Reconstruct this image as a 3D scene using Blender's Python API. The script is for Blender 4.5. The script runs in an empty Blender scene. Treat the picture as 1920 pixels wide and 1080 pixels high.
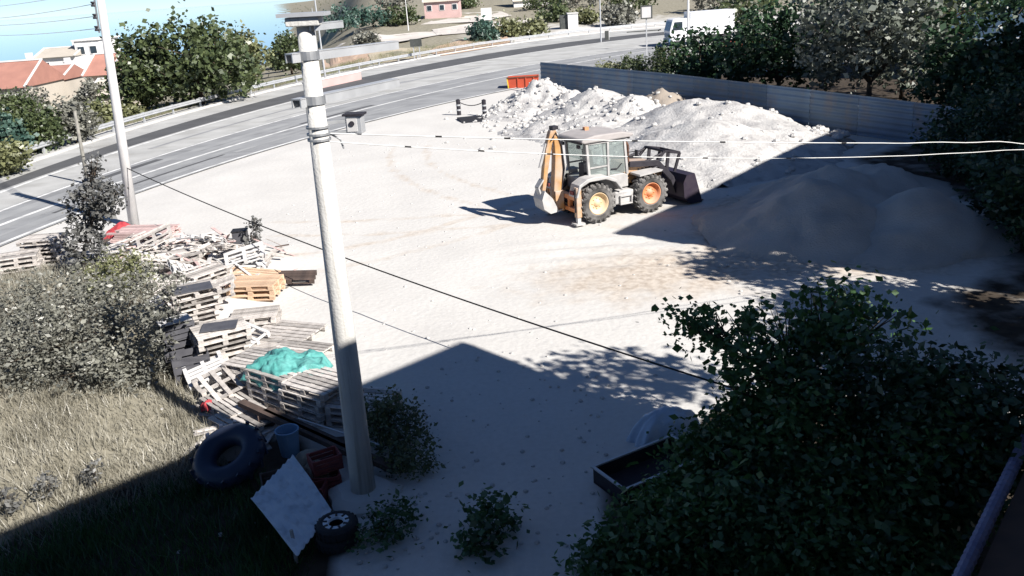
import bpy, math, random
import numpy as np
from mathutils import Vector, Matrix, Euler

random.seed(7); rng = np.random.default_rng(7)
scene = bpy.context.scene
C = scene.collection
R = math.radians

# ------------------------------------------------------------------ camera
FPX, PITCH, ROLL, CAMH = 1600.0, R(19.6), R(4.0), 8.0
f0 = np.array([0, math.cos(PITCH), -math.sin(PITCH)]); r0 = np.array([1.0, 0, 0]); u0 = np.cross(r0, f0)
cr = math.cos(ROLL) * r0 - math.sin(ROLL) * u0
cu = math.sin(ROLL) * r0 + math.cos(ROLL) * u0
cam_d = bpy.data.cameras.new('camera'); cam = bpy.data.objects.new('camera', cam_d); C.objects.link(cam)
cam_d.sensor_width = 36; cam_d.lens = FPX / 1920 * 36; cam_d.clip_start = 0.1; cam_d.clip_end = 60000
cam.matrix_world = Matrix(((cr[0], cu[0], -f0[0], 0), (cr[1], cu[1], -f0[1], 0), (cr[2], cu[2], -f0[2], CAMH), (0, 0, 0, 1)))
scene.camera = cam

# ------------------------------------------------------------------ light
SUN_EL = R(36); SUN_AZ = (0.755, -0.655)
world = bpy.data.worlds.new('World'); scene.world = world; world.use_nodes = True
nt = world.node_tree
sky = nt.nodes.new('ShaderNodeTexSky'); sky.sky_type = 'NISHITA'; sky.sun_disc = False
sky.sun_elevation = SUN_EL; sky.sun_rotation = math.atan2(SUN_AZ[0], SUN_AZ[1])
sky.altitude = 100; sky.air_density = 0.55; sky.dust_density = 0.0; sky.ozone_density = 5.0
bg = nt.nodes['Background']; nt.links.new(sky.outputs[0], bg.inputs[0]); bg.inputs[1].default_value = 0.062
sd = bpy.data.lights.new('sun', 'SUN'); sd.energy = 5.0; sd.angle = R(0.5); sd.color = (1.0, 0.955, 0.90)
sun = bpy.data.objects.new('sun', sd); C.objects.link(sun)
sun.rotation_euler = Vector((-SUN_AZ[0] * math.cos(SUN_EL), -SUN_AZ[1] * math.cos(SUN_EL), -math.sin(SUN_EL))).to_track_quat('-Z', 'Y').to_euler()
vs = scene.view_settings; vs.view_transform = 'Standard'; vs.look = 'None'; vs.exposure = 0.85; vs.gamma = 1.0; vs.use_curve_mapping = False

# ------------------------------------------------------------------ pixel helpers
def ray(x, y):
    d = f0 * FPX + cr * (x - 960) + cu * (540 - y); return d / np.linalg.norm(d)
def G(x, y, z=0.0):                      # point at height z seen at a pixel
    d = ray(x, y); t = (z - CAMH) / d[2]; return Vector((d[0] * t, d[1] * t, z))
def at(x, y, Y):                         # point at forward distance Y seen at a pixel
    d = ray(x, y); t = Y / d[1]; return Vector((d[0] * t, Y, CAMH + d[2] * t))
def ss(a, b, x): t = np.clip((x - a) / (b - a), 0, 1); return t * t * (3 - 2 * t)

# ------------------------------------------------------------------ road curves
XS = np.arange(-260, 1281, 20)
def curve(pts, deg=3):
    p = np.array(pts, float); c = np.polyfit(p[:, 0], p[:, 1], deg)
    ys = np.polyval(c, XS); return np.array([list(G(a, b))[:2] for a, b in zip(XS, ys)])
E0 = curve([(0,460),(100,417),(250,361),(400,312),(547,268),(668,233),(799,200),(996,160)], 2)
E1 = curve([(0,424),(147,369),(250,331),(400,284),(547,243),(659,212),(809,174),(959,141)], 2)
E2 = curve([(0,397),(147,343),(250,308),(400,262),(547,220),(640,197),(771,166),(884,142),(996,122)], 2)
D0 = curve([(0,358),(147,307),(250,272),(400,227),(500,201),(696,157),(809,132),(921,110),(1000,97)], 2)
D1 = curve([(0,344),(147,293),(250,259),(400,214),(500,188),(696,142),(809,118),(921,100),(996,89)], 2)
RL = curve([(0,319),(147,267),(250,236),(400,192),(547,157),(640,139),(737,120),(846,101),(996,77),(1110,60)], 2)
def off_poly(poly, x, y):                # signed distance beyond a curve (positive on the far side)
    x = np.asarray(x, float); y = np.asarray(y, float)
    A = poly[:-1]; B = poly[1:]; best = np.full(x.shape, 1e9); sg = np.ones(x.shape)
    for (a, b) in zip(A, B):
        d = b - a; L = d @ d; t = np.clip(((x - a[0]) * d[0] + (y - a[1]) * d[1]) / L, 0, 1)
        dx = x - a[0] - t * d[0]; dy = y - a[1] - t * d[1]; q = np.hypot(dx, dy); m = q < best
        best = np.where(m, q, best); sg = np.where(m, np.sign(d[0] * dy - d[1] * dx), sg)
    return best * sg
def vnoise(x, y, s, seed=0):             # cheap smooth noise
    x = np.asarray(x, float) * s; y = np.asarray(y, float) * s; v = 0
    for k in range(4):
        a = 1.7 * k + seed; f = 1.7 ** k
        v = v + np.sin(f * (x * math.cos(a * 2.1) + y * math.sin(a * 2.1)) + 3 * a + 1.3 * np.sin(f * .7 * (x * math.sin(a) - y * math.cos(a)) + a)) / (1.4 ** k)
    return v / 2.2
RLs = RL[::4]
def zg(x, y):
    x = np.asarray(x, float); y = np.asarray(y, float)
    z = 0.02 * vnoise(x, y, 1.1, 3)
    # debris bank along the yard's edge
    for (cx, cy, rx, ry, h) in ((-10.2, 26.2, 3.4, 2.8, .45), (-12.8, 29.2, 2.4, 1.8, .25), (-8.4, 22.4, 1.6, 1.8, .15)):
        q = ((x - cx) / rx) ** 2 + ((y - cy) / ry) ** 2; z = z + h * np.exp(-q * 1.5) * (1 + .3 * vnoise(x, y, 1.8, 1))
    # dry bank on the left
    z = z + .22 * ss(-6.5, -9.0, x) * ss(29, 24, y) * (1 + .6 * vnoise(x, y, .9, 5))
    if x.size == 1 and x.flat[0] > -14 and y.flat[0] < 39: return z      # well inside the yard
    d = off_poly(RLs, x, y); az = x / np.maximum(np.abs(y), 1.0)
    wl = ss(-.13, -.23, az); dd = np.clip(d - .8, 0, None)
    down = -(np.minimum(dd, 45) * .085 + np.clip(dd - 75, 0, 300) * .13)
    up = np.clip(dd - 3, 0, 30) * .04 + np.clip(dd - 35, 0, 500) * .035
    far = (.5 * vnoise(x, y, .09, 2) + .15 * vnoise(x, y, .5, 8)) * ss(2, 14, dd)
    z = z + wl * down + (1 - wl) * up + far
    rd = ss(-1.0, -2.0, off_poly(E0[::4], x, y))      # keep the road bed flat
    flat = (1 - rd) * ss(1.5, 0.3, d)
    return z * (1 - flat) - .03 * flat
def z1(x, y): return float(zg(np.array([x]), np.array([y]))[0])

# ------------------------------------------------------------------ mesh helpers
class MB:
    def __init__(s): s.v = []; s.f = []
    def add(s, vs_, fs): n = len(s.v); s.v += [tuple(p) for p in vs_]; s.f += [tuple(i + n for i in f) for f in fs]; return s
    def box(s, c, d, rot=None):
        x, y, z = d[0] / 2, d[1] / 2, d[2] / 2
        P = [Vector(p) for p in ((-x,-y,-z),(x,-y,-z),(x,y,-z),(-x,y,-z),(-x,-y,z),(x,-y,z),(x,y,z),(-x,y,z))]
        if rot is not None:
            m = rot if isinstance(rot, Matrix) else Euler(rot).to_matrix(); P = [m @ p for p in P]
        return s.add([p + Vector(c) for p in P], [(0,3,2,1),(4,5,6,7),(0,1,5,4),(1,2,6,5),(2,3,7,6),(3,0,4,7)])
    def bar(s, p, q, w, h, up=(0, 0, 1)):
        p, q = Vector(p), Vector(q); d = q - p; L = d.length; d.normalize()
        u = Vector(up); a = d.cross(u)
        if a.length < 1e-4: a = d.cross(Vector((1, 0, 0)))
        a.normalize(); b = a.cross(d); m = Matrix((d, a, b)).transposed(); return s.box((p + q) / 2, (L, w, h), m)
    def tube(s, path, r, n=8, caps=True):
        P = [Vector(p) for p in path]; k = len(P); rr = r if hasattr(r, '__len__') else [r] * k; vs_ = []; fs = []
        prev = None
        for i, p in enumerate(P):
            d = (P[min(i + 1, k - 1)] - P[max(i - 1, 0)]).normalized()
            a = prev - d * prev.dot(d) if prev is not None else d.orthogonal()
            if a.length < 1e-5: a = d.orthogonal()
            a.normalize(); b = d.cross(a); prev = a
            for j in range(n):
                t = 2 * math.pi * j / n; vs_.append(p + (a * math.cos(t) + b * math.sin(t)) * rr[i])
        for i in range(k - 1):
            for j in range(n): fs.append((i * n + j, i * n + (j + 1) % n, (i + 1) * n + (j + 1) % n, (i + 1) * n + j))
        if caps: fs += [tuple(reversed(range(n))), tuple(range((k - 1) * n, k * n))]
        return s.add(vs_, fs)
    def lathe(s, prof, n=24, c=(0, 0, 0), axis='z', close=False):
        vs_ = []; fs = []; k = len(prof)
        for (r, h) in prof:
            for j in range(n):
                t = 2 * math.pi * j / n; a, b = r * math.cos(t), r * math.sin(t)
                p = (a, b, h) if axis == 'z' else ((a, h, b) if axis == 'y' else (h, a, b)); vs_.append(Vector(p) + Vector(c))
        for i in range(k - 1 + (1 if close else 0)):
            i2 = (i + 1) % k
            for j in range(n): fs.append((i * n + j, i * n + (j + 1) % n, i2 * n + (j + 1) % n, i2 * n + j))
        return s.add(vs_, fs)
    def prism(s, prof, y0, y1):          # profile in xz, extruded along y
        k = len(prof); vs_ = [(a, y0, b) for a, b in prof] + [(a, y1, b) for a, b in prof]
        return s.add(vs_, [tuple(range(k)), tuple(reversed(range(k, 2 * k)))] + [(i, i + k, (i + 1) % k + k, (i + 1) % k) for i in range(k)])
    def mesh(s, name, smooth=False):
        me = bpy.data.meshes.new(name); me.from_pydata(s.v, [], s.f); me.update()
        import bmesh
        bm = bmesh.new(); bm.from_mesh(me); bmesh.ops.recalc_face_normals(bm, faces=bm.faces); bm.to_mesh(me); bm.free()
        if smooth: me.polygons.foreach_set('use_smooth', [True] * len(me.polygons))
        return me
    def build(s, name, m, parent=None, smooth=False, bevel=0):
        me = s.mesh(name, smooth); return obj(name, me, m, parent, bevel)
def obj(name, me, m, parent=None, bevel=0):
    o = bpy.data.objects.new(name, me); C.objects.link(o); o.parent = parent
    if m is not None and not me.materials: me.materials.append(m)
    if bevel:
        b = o.modifiers.new('bevel', 'BEVEL'); b.width = bevel; b.segments = 2; b.limit_method = 'ANGLE'
    return o
def tag(o, label, cat, group=None):
    o['label'] = label; o['category'] = cat
    if group: o['group'] = group
    return o
def struct(o, kind='structure'): o['kind'] = kind; return o
def thing(name, label, cat, loc=(0, 0, 0), rz=0, group=None, rot=None):
    o = bpy.data.objects.new(name, None); C.objects.link(o); o.location = loc; o.rotation_euler = rot if rot else (0, 0, rz)
    o.empty_display_size = .2
    return tag(o, label, cat, group)
def np_mesh(name, V, F, m):              # quads or tris from arrays
    k = F.shape[1]; me = bpy.data.meshes.new(name)
    me.vertices.add(len(V)); me.vertices.foreach_set('co', V.astype(np.float32).ravel())
    me.loops.add(F.size); me.loops.foreach_set('vertex_index', F.astype(np.int32).ravel())
    me.polygons.add(len(F)); me.polygons.foreach_set('loop_start', np.arange(0, F.size, k, dtype=np.int32))
    me.update(calc_edges=True); me.materials.append(m); return me
def copy_tree(o, parent=None):
    c = o.copy(); C.objects.link(c); c.parent = parent
    for ch in o.children: copy_tree(ch, c)
    return c

# ------------------------------------------------------------------ materials
MATS = {}
def mat(name, c1, c2=None, scale=4.0, rough=.85, bump=0.0, bscale=30.0, metal=0.0, rnd=0.0, detail=6.0, spec=.3, dust=None, stain=None):
    m = bpy.data.materials.new(name); m.use_nodes = True; n = m.node_tree; L = n.links
    p = n.nodes['Principled BSDF']; p.inputs['Roughness'].default_value = rough; p.inputs['Metallic'].default_value = metal
    p.inputs['Specular IOR Level'].default_value = spec
    tc = n.nodes.new('ShaderNodeTexCoord')
    nz = n.nodes.new('ShaderNodeTexNoise'); nz.inputs['Scale'].default_value = scale; nz.inputs['Detail'].default_value = detail
    L.new(tc.outputs['Object'], nz.inputs['Vector'])
    rp = n.nodes.new('ShaderNodeValToRGB'); rp.color_ramp.elements[0].position = .32; rp.color_ramp.elements[1].position = .68
    rp.color_ramp.elements[0].color = (*c1, 1); rp.color_ramp.elements[1].color = (*(c2 or [v * .7 for v in c1]), 1)
    L.new(nz.outputs['Fac'], rp.inputs['Fac']); out = rp.outputs['Color']
    if rnd:
        oi = n.nodes.new('ShaderNodeObjectInfo'); mr = n.nodes.new('ShaderNodeMapRange')
        mr.inputs['To Min'].default_value = 1 - rnd; mr.inputs['To Max'].default_value = 1 + rnd * .6; L.new(oi.outputs['Random'], mr.inputs['Value'])
        mx = n.nodes.new('ShaderNodeMix'); mx.data_type = 'RGBA'; mx.blend_type = 'MULTIPLY'; mx.inputs['Factor'].default_value = 1
        L.new(out, mx.inputs['A']); L.new(mr.outputs['Result'], mx.inputs['B']); out = mx.outputs['Result']
    if dust:                              # dry dust lying on upward faces and in patches
        ge = n.nodes.new('ShaderNodeNewGeometry'); sx = n.nodes.new('ShaderNodeSeparateXYZ'); L.new(ge.outputs['Normal'], sx.inputs[0])
        n2 = n.nodes.new('ShaderNodeTexNoise'); n2.inputs['Scale'].default_value = 2.2; n2.inputs['Detail'].default_value = 5; L.new(tc.outputs['Object'], n2.inputs['Vector'])
        ma = n.nodes.new('ShaderNodeMath'); ma.operation = 'MULTIPLY_ADD'; L.new(sx.outputs['Z'], ma.inputs[0]); ma.inputs[1].default_value = .45
        mm = n.nodes.new('ShaderNodeMapRange'); mm.inputs['From Min'].default_value = .35; mm.inputs['From Max'].default_value = .65; mm.inputs['To Max'].default_value = dust[1]
        L.new(n2.outputs['Fac'], mm.inputs['Value']); L.new(mm.outputs['Result'], ma.inputs[2]); ma.use_clamp = True
        mx = n.nodes.new('ShaderNodeMix'); mx.data_type = 'RGBA'; L.new(ma.outputs[0], mx.inputs['Factor']); L.new(out, mx.inputs['A']); mx.inputs['B'].default_value = (*dust[0], 1); out = mx.outputs['Result']
    if stain:                             # run-down streaks and dirt
        mp_ = n.nodes.new('ShaderNodeMapping'); mp_.inputs['Scale'].default_value = stain[2]; L.new(tc.outputs['Object'], mp_.inputs['Vector'])
        n3 = n.nodes.new('ShaderNodeTexNoise'); n3.inputs['Scale'].default_value = 1.0; n3.inputs['Detail'].default_value = 8; L.new(mp_.outputs[0], n3.inputs['Vector'])
        m3 = n.nodes.new('ShaderNodeMapRange'); m3.inputs['From Min'].default_value = .5; m3.inputs['From Max'].default_value = .72; m3.inputs['To Max'].default_value = stain[1]; L.new(n3.outputs['Fac'], m3.inputs['Value'])
        mx = n.nodes.new('ShaderNodeMix'); mx.data_type = 'RGBA'; L.new(m3.outputs['Result'], mx.inputs['Factor']); L.new(out, mx.inputs['A']); mx.inputs['B'].default_value = (*stain[0], 1); out = mx.outputs['Result']
    L.new(out, p.inputs['Base Color'])
    if bump:
        nb = n.nodes.new('ShaderNodeTexNoise'); nb.inputs['Scale'].default_value = bscale; nb.inputs['Detail'].default_value = 6; L.new(tc.outputs['Object'], nb.inputs['Vector'])
        bp = n.nodes.new('ShaderNodeBump'); bp.inputs['Strength'].default_value = bump; bp.inputs['Distance'].default_value = .05
        L.new(nb.outputs['Fac'], bp.inputs['Height']); L.new(bp.outputs['Normal'], p.inputs['Normal'])
    MATS[name] = m; return m
def leafmat(name, c1, c2, trans=.25, scale=.8):
    m = bpy.data.materials.new(name); m.use_nodes = True; n = m.node_tree; L = n.links; n.nodes.remove(n.nodes['Principled BSDF'])
    out = n.nodes['Material Output']; ge = n.nodes.new('ShaderNodeNewGeometry'); nz = n.nodes.new('ShaderNodeTexNoise'); nz.inputs['Scale'].default_value = scale
    L.new(ge.outputs['Position'], nz.inputs['Vector'])
    a = n.nodes.new('ShaderNodeMath'); a.operation = 'MULTIPLY_ADD'; L.new(ge.outputs['Random Per Island'], a.inputs[0]); a.inputs[1].default_value = .6
    b = n.nodes.new('ShaderNodeMath'); b.operation = 'MULTIPLY_ADD'; L.new(nz.outputs['Fac'], b.inputs[0]); b.inputs[1].default_value = 1.6; b.inputs[2].default_value = -.6
    L.new(b.outputs[0], a.inputs[2])
    rp = n.nodes.new('ShaderNodeValToRGB'); rp.color_ramp.elements[0].color = (*c1, 1); rp.color_ramp.elements[1].color = (*c2, 1)
    L.new(a.outputs[0], rp.inputs['Fac'])
    d = n.nodes.new('ShaderNodeBsdfDiffuse'); t = n.nodes.new('ShaderNodeBsdfTranslucent'); g_ = n.nodes.new('ShaderNodeBsdfGlossy'); g_.inputs['Roughness'].default_value = .45
    for q in (d, t): L.new(rp.outputs['Color'], q.inputs['Color'])
    g_.inputs['Color'].default_value = (.9, .9, .9, 1)
    mx = n.nodes.new('ShaderNodeMixShader'); mx.inputs[0].default_value = trans; L.new(d.outputs[0], mx.inputs[1]); L.new(t.outputs[0], mx.inputs[2])
    m2 = n.nodes.new('ShaderNodeMixShader'); m2.inputs[0].default_value = .05; L.new(mx.outputs[0], m2.inputs[1]); L.new(g_.outputs[0], m2.inputs[2])
    L.new(m2.outputs[0], out.inputs['Surface']); MATS[name] = m; return m

DUST = (.60, .585, .56)
mat('asphalt', (.31, .315, .32), (.24, .245, .25), .35, .9, .3, 40, stain=((.15, .15, .155), .55, (.25, .9, 1)))
mat('tar', (.105, .107, .11), (.08, .081, .085), .6, .85, .3, 40)
mat('shoulder', (.47, .47, .455), (.36, .36, .35), .5, .95, .5, 20, stain=((.27, .26, .24), .6, (.3, .5, 1)))
mat('paint', (.78, .78, .76), (.6, .6, .58), 2.0, .7, stain=((.32, .32, .32), .8, (1.1, 1.1, 1)))
mat('concrete', (.58, .57, .54), (.47, .46, .44), 1.6, .9, .15, 40)
mat('pole_concrete', (.62, .61, .58), (.54, .53, .50), 1.2, .85, .25, 25, stain=((.30, .28, .25), .7, (16, 16, .7)))
mat('white_block', (.62, .61, .6), (.5, .49, .48), 2, .9)
mat('steel', (.42, .43, .44), (.3, .31, .32), 5, .5, metal=.6)
mat('galv', (.55, .56, .57), (.45, .46, .47), 3, .45, metal=.4)
mat('rust', (.16, .075, .045), (.08, .045, .035), 6, .85)
mat('black', (.018, .018, .02), (.03, .03, .033), 8, .6)
mat('rubber', (.022, .022, .025), (.03, .03, .034), 6, .75, .3, 30)
mat('tyre_dusty', (.035, .034, .034), (.06, .058, .055), 6, .9, dust=((.36, .345, .33), .45))
mat('tube_rubber', (.02, .03, .055), (.03, .04, .07), 3, .45)
mat('wood', (.60, .56, .52), (.40, .37, .345), 7, .9, .3, 40, rnd=.45)
mat('wood_pink', (.60, .45, .42), (.44, .31, .30), 5, .9, .2, 40, rnd=.25)
mat('wood_new', (.66, .48, .33), (.55, .38, .26), 5, .85, .2, 40, rnd=.2)
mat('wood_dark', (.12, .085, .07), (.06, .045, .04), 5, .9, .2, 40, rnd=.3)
mat('machine_yellow', (.46, .25, .09), (.34, .19, .08), 5, .6, dust=((.44, .35, .29), .9))
mat('machine_orange', (.62, .22, .06), (.50, .18, .06), 4, .55, dust=((.55, .45, .38), .25))
mat('machine_grey', (.36, .355, .35), (.28, .275, .27), 4, .6, dust=((.58, .56, .54), .5))
mat('machine_dark', (.022, .020, .026), (.035, .032, .04), 5, .6)
mat('bucket_steel', (.035, .026, .045), (.055, .045, .06), 4, .5, metal=.3)
mat('rim_cream', (.62, .46, .26), (.55, .38, .2), 5, .6, dust=((.6, .55, .48), .3))
mat('rim_orange', (.66, .24, .09), (.55, .2, .08), 5, .6, dust=((.6, .5, .45), .15))
mat('roof_dusty', (.40, .37, .36), (.33, .31, .30), 3, .8)
mat('red_roof', (.40, .20, .155), (.33, .165, .13), .8, .85, rnd=.15)
mat('white_wall', (.72, .71, .69), (.62, .61, .6), .5, .9)
mat('pink_wall', (.55, .38, .36), (.46, .32, .30), .5, .9)
mat('cream_wall', (.52, .47, .40), (.44, .40, .34), .4, .9, rnd=.1)
mat('blue_wall', (.10, .17, .26), (.075, .13, .21), .4, .8)
mat('pane_dark', (.03, .045, .06), (.02, .03, .04), 2, .15, spec=.6)
mat('fence_sheet', (.15, .215, .29), (.115, .165, .225), .7, .5, metal=.1, rnd=.2, stain=((.22, .17, .14), .5, (1.6, 1.6, .5)))
mat('red_paint', (.50, .085, .04), (.42, .07, .035), 2, .6)
mat('yellow_paint', (.70, .5, .05), None, 2, .6)
mat('tarp', (.07, .29, .265), (.13, .37, .345), 2.5, .5, .6, 9)
mat('tarp_white', (.45, .55, .66), (.36, .46, .58), 2, .5, .4, 9)
mat('sheet_white', (.68, .72, .74), (.50, .57, .63), 3.0, .6, .15, 9, stain=((.30, .33, .36), .6, (5, 5, 5)))
mat('cloth_red', (.48, .06, .07), (.4, .05, .06), 4, .9)
mat('cloth_white', (.7, .6, .6), None, 4, .9)
mat('crate_red', (.22, .05, .045), (.14, .04, .04), 4, .7)
mat('sack_tan', (.32, .28, .22), (.24, .2, .16), 5, .95, .4, 20)
mat('drum_blue', (.22, .36, .50), (.16, .28, .42), 3, .5)
mat('plastic_grey', (.10, .10, .11), (.07, .07, .08), 4, .5)
mat('cable_black', (.015, .015, .016), None, 3, .6)
mat('cable_white', (.72, .72, .7), (.6, .6, .58), 3, .6)
mat('soil', (.10, .075, .055), (.06, .045, .035), 2, .95)
mat('gravel', (.55, .54, .52), (.40, .39, .38), .8, .95, 1.0, 9, stain=((.26, .25, .25), .75, (2.2, 2.2, 2.2)))
mat('sand', (.52, .48, .43), (.41, .38, .345), .8, .95, .6, 16)
mat('stone', (.55, .54, .52), (.4, .39, .38), 4, .95, .4, 12)
mat('bark', (.10, .075, .055), (.055, .042, .034), 6, .95, .5, 20)
mat('timber_pole', (.26, .25, .22), (.18, .17, .15), 5, .9)
mat('water', (.26, .40, .41), (.25, .38, .39), .01, .03, spec=.5)
mat('truck_white', (.76, .77, .78), (.7, .71, .72), 1, .4, spec=.5)
mat('truck_blue', (.12, .2, .3), (.1, .18, .26), 1, .4)
mat('sign_dark', (.05, .055, .05), (.08, .085, .08), 4, .6)
mat('building', (.34, .33, .33), (.28, .27, .27), .4, .9)
mat('roof_brown', (.09, .055, .04), (.06, .04, .03), 3, .85)
mat('gutter', (.20, .20, .30), (.14, .14, .24), 6, .5)
gm = bpy.data.materials.new('cab_glass'); gm.use_nodes = True
_n = gm.node_tree; _p = _n.nodes['Principled BSDF']; _t = _n.nodes.new('ShaderNodeBsdfTransparent'); _t.inputs[0].default_value = (.75, .82, .80, 1)
_m = _n.nodes.new('ShaderNodeMixShader'); _m.inputs[0].default_value = .35; _p.inputs['Base Color'].default_value = (.42, .47, .46, 1); _p.inputs['Roughness'].default_value = .25
_n.links.new(_t.outputs[0], _m.inputs[1]); _n.links.new(_p.outputs[0], _m.inputs[2]); _n.links.new(_m.outputs[0], _n.nodes['Material Output'].inputs[0]); MATS['cab_glass'] = gm
leafmat('leaf_green', (.035, .055, .022), (.12, .15, .06))
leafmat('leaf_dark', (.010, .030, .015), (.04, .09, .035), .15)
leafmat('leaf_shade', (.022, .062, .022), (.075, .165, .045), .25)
leafmat('leaf_grey', (.10, .10, .085), (.27, .27, .225), .15, 1.2)
leafmat('leaf_olive', (.10, .11, .05), (.24, .25, .12), .2, 1.0)
leafmat('leaf_teal', (.03, .075, .06), (.10, .17, .13), .2)
leafmat('leaf_sapling', (.045, .045, .042), (.20, .20, .19), .15, 2.0)
leafmat('grass_dry', (.20, .185, .14), (.38, .36, .295), .2, 1.0)
leafmat('leaf_pale', (.045, .06, .04), (.24, .26, .22), .2, .5)

# ------------------------------------------------------------------ ground
def ground_material():
    m = bpy.data.materials.new('ground'); m.use_nodes = True; n = m.node_tree; L = n.links; p = n.nodes['Principled BSDF']
    p.inputs['Roughness'].default_value = .97; p.inputs['Specular IOR Level'].default_value = .1
    tc = n.nodes.new('ShaderNodeTexCoord'); at_ = n.nodes.new('ShaderNodeAttribute'); at_.attribute_name = 'zone'
    sp = n.nodes.new('ShaderNodeSeparateColor'); L.new(at_.outputs['Color'], sp.inputs[0])
    def noise(s, d=6):
        q = n.nodes.new('ShaderNodeTexNoise'); q.inputs['Scale'].default_value = s; q.inputs['Detail'].default_value = d; L.new(tc.outputs['Object'], q.inputs['Vector']); return q.outputs['Fac']
    def ramp(fac, a, b, lo=.3, hi=.7):
        q = n.nodes.new('ShaderNodeValToRGB'); q.color_ramp.elements[0].position = lo; q.color_ramp.elements[1].position = hi
        q.color_ramp.elements[0].color = (*a, 1); q.color_ramp.elements[1].color = (*b, 1); L.new(fac, q.inputs['Fac']); return q.outputs['Color']
    def mix(f, a, b):
        q = n.nodes.new('ShaderNodeMix'); q.data_type = 'RGBA'; L.new(f, q.inputs['Factor']); L.new(a, q.inputs['A']); L.new(b, q.inputs['B']); return q.outputs['Result']
    def edge(v, s, amt=.5):              # roughen a painted weight with noise
        a = n.nodes.new('ShaderNodeMath'); a.operation = 'MULTIPLY_ADD'; L.new(noise(s), a.inputs[0]); a.inputs[1].default_value = amt
        L.new(v, a.inputs[2]); r_ = n.nodes.new('ShaderNodeMapRange'); r_.inputs['From Min'].default_value = .5 + amt * .25; r_.inputs['From Max'].default_value = .5 + amt * .75; L.new(a.outputs[0], r_.inputs['Value']); return r_.outputs['Result']
    dust = ramp(noise(.35), (.60, .585, .555), (.515, .50, .475))
    fine = ramp(noise(9, 8), (.63, .615, .585), (.50, .485, .455), .35, .7)
    mx = n.nodes.new('ShaderNodeMix'); mx.data_type = 'RGBA'; mx.inputs['Factor'].default_value = .35; L.new(dust, mx.inputs['A']); L.new(fine, mx.inputs['B'])
    tan = ramp(noise(5, 8), (.56, .50, .43), (.42, .36, .30), .4, .62)
    grass = ramp(noise(2.5), (.33, .305, .24), (.20, .185, .14))
    soil = ramp(noise(2.5), (.085, .068, .052), (.035, .028, .022))  # bare soil, also the dark tone of the painted shade zones
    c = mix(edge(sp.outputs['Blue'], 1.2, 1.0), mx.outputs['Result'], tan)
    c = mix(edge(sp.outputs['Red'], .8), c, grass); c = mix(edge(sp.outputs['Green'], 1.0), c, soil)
    L.new(c, p.inputs['Base Color'])
    bp = n.nodes.new('ShaderNodeBump'); bp.inputs['Strength'].default_value = .3; bp.inputs['Distance'].default_value = .06; L.new(noise(5, 8), bp.inputs['Height']); L.new(bp.outputs['Normal'], p.inputs['Normal'])
    return m
def axis(lo, hi, step, far):
    a = list(np.arange(lo, hi + 1e-6, step)); s = step; x = hi; up = []
    while x < far: s *= 1.16; x += s; up.append(x)
    s = step; x = lo; dn = []
    while x > -far: s *= 1.16; x -= s; dn.append(x)
    return np.array(dn[::-1] + a + up)
gx = axis(-32, 26, .3, 9000); gy = axis(3, 48, .3, 9000)
X, Y = np.meshgrid(gx, gy); Z = zg(X, Y)
# wheel ruts turned in front of the loader
rut = np.zeros_like(X)
for k in range(7):
    cx, cy, rr = 1.5 + k * .35, 12.0 + .5 * k, 12.0 + k * .55
    q = np.hypot(X - cx, Y - cy) - rr
    win = ss(-1, 2.5, X) * ss(10.5, 7, X) * ss(19, 20.5, Y) * ss(28, 26, Y)
    rut += win * (-.05 * np.exp(-(q / .22) ** 2) + .035 * np.exp(-((np.abs(q) - .42) / .2) ** 2)) * (1 + .5 * np.sin(9 * np.arctan2(Y - cy, X - cx) * rr / 2))
Z = Z + rut
def inpoly_soft(px, py, poly, soft):     # 1 inside, falling to 0 over `soft` metres
    P = np.array(poly); n_ = len(P); ins = np.zeros(px.shape, bool); dm = np.full(px.shape, 1e9)
    for i in range(n_):
        a, b = P[i], P[(i + 1) % n_]; d = b - a
        t = np.clip(((px - a[0]) * d[0] + (py - a[1]) * d[1]) / (d @ d), 0, 1); dm = np.minimum(dm, np.hypot(px - a[0] - t * d[0], py - a[1] - t * d[1]))
        c_ = ((a[1] > py) != (b[1] > py)) & (px < (b[0] - a[0]) * (py - a[1]) / (b[1] - a[1] + 1e-12) + a[0]); ins ^= c_
    s = np.where(ins, dm, -dm); return np.clip(.5 + s / (2 * soft), 0, 1)
dR = off_poly(RLs, X, Y)
grass_poly = [(-3.9, 10.4), (-4.9, 12.8), (-6.2, 15.4), (-7.6, 18), (-9.0, 21.5), (-11.4, 25), (-14.2, 28), (-17, 27.5), (-30, 20), (-30, 4), (-4, 4)]
wR = np.maximum(inpoly_soft(X, Y, grass_poly, .8), .92 * ss(.5, 2.0, dR) * (1 - .55 * ss(-.12, .0, X / np.maximum(Y, 1)) * ss(60, 5, dR)))
wG = np.maximum(inpoly_soft(X, Y, [(-2.6, 4), (-3.0, 12.6), (-4.4, 14.9), (-6.4, 14.4), (-8.5, 11.6), (-12, 8), (-12, 4)], .4) * .95,  # left patch: building's shade darkened into the ground along its shadow edge
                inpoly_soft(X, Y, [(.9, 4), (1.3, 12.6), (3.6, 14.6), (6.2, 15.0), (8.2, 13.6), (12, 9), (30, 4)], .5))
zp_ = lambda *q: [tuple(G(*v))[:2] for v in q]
wG = np.maximum(wG, inpoly_soft(X, Y, zp_((1560, 300), (1700, 350), (1830, 400), (1840, 500), (1740, 530), (1700, 575), (1960, 760), (2300, 700), (2300, 280), (1700, 262)), 1.2) * .62)  # brown earth band; past the heaps a dark tone painted for deep shade
wG = np.maximum(wG, inpoly_soft(X, Y, [(4.6, 68.6), (17.4, 43.2), (22, 34), (60, 30), (60, 90), (25, 70)], 1.0))
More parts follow.
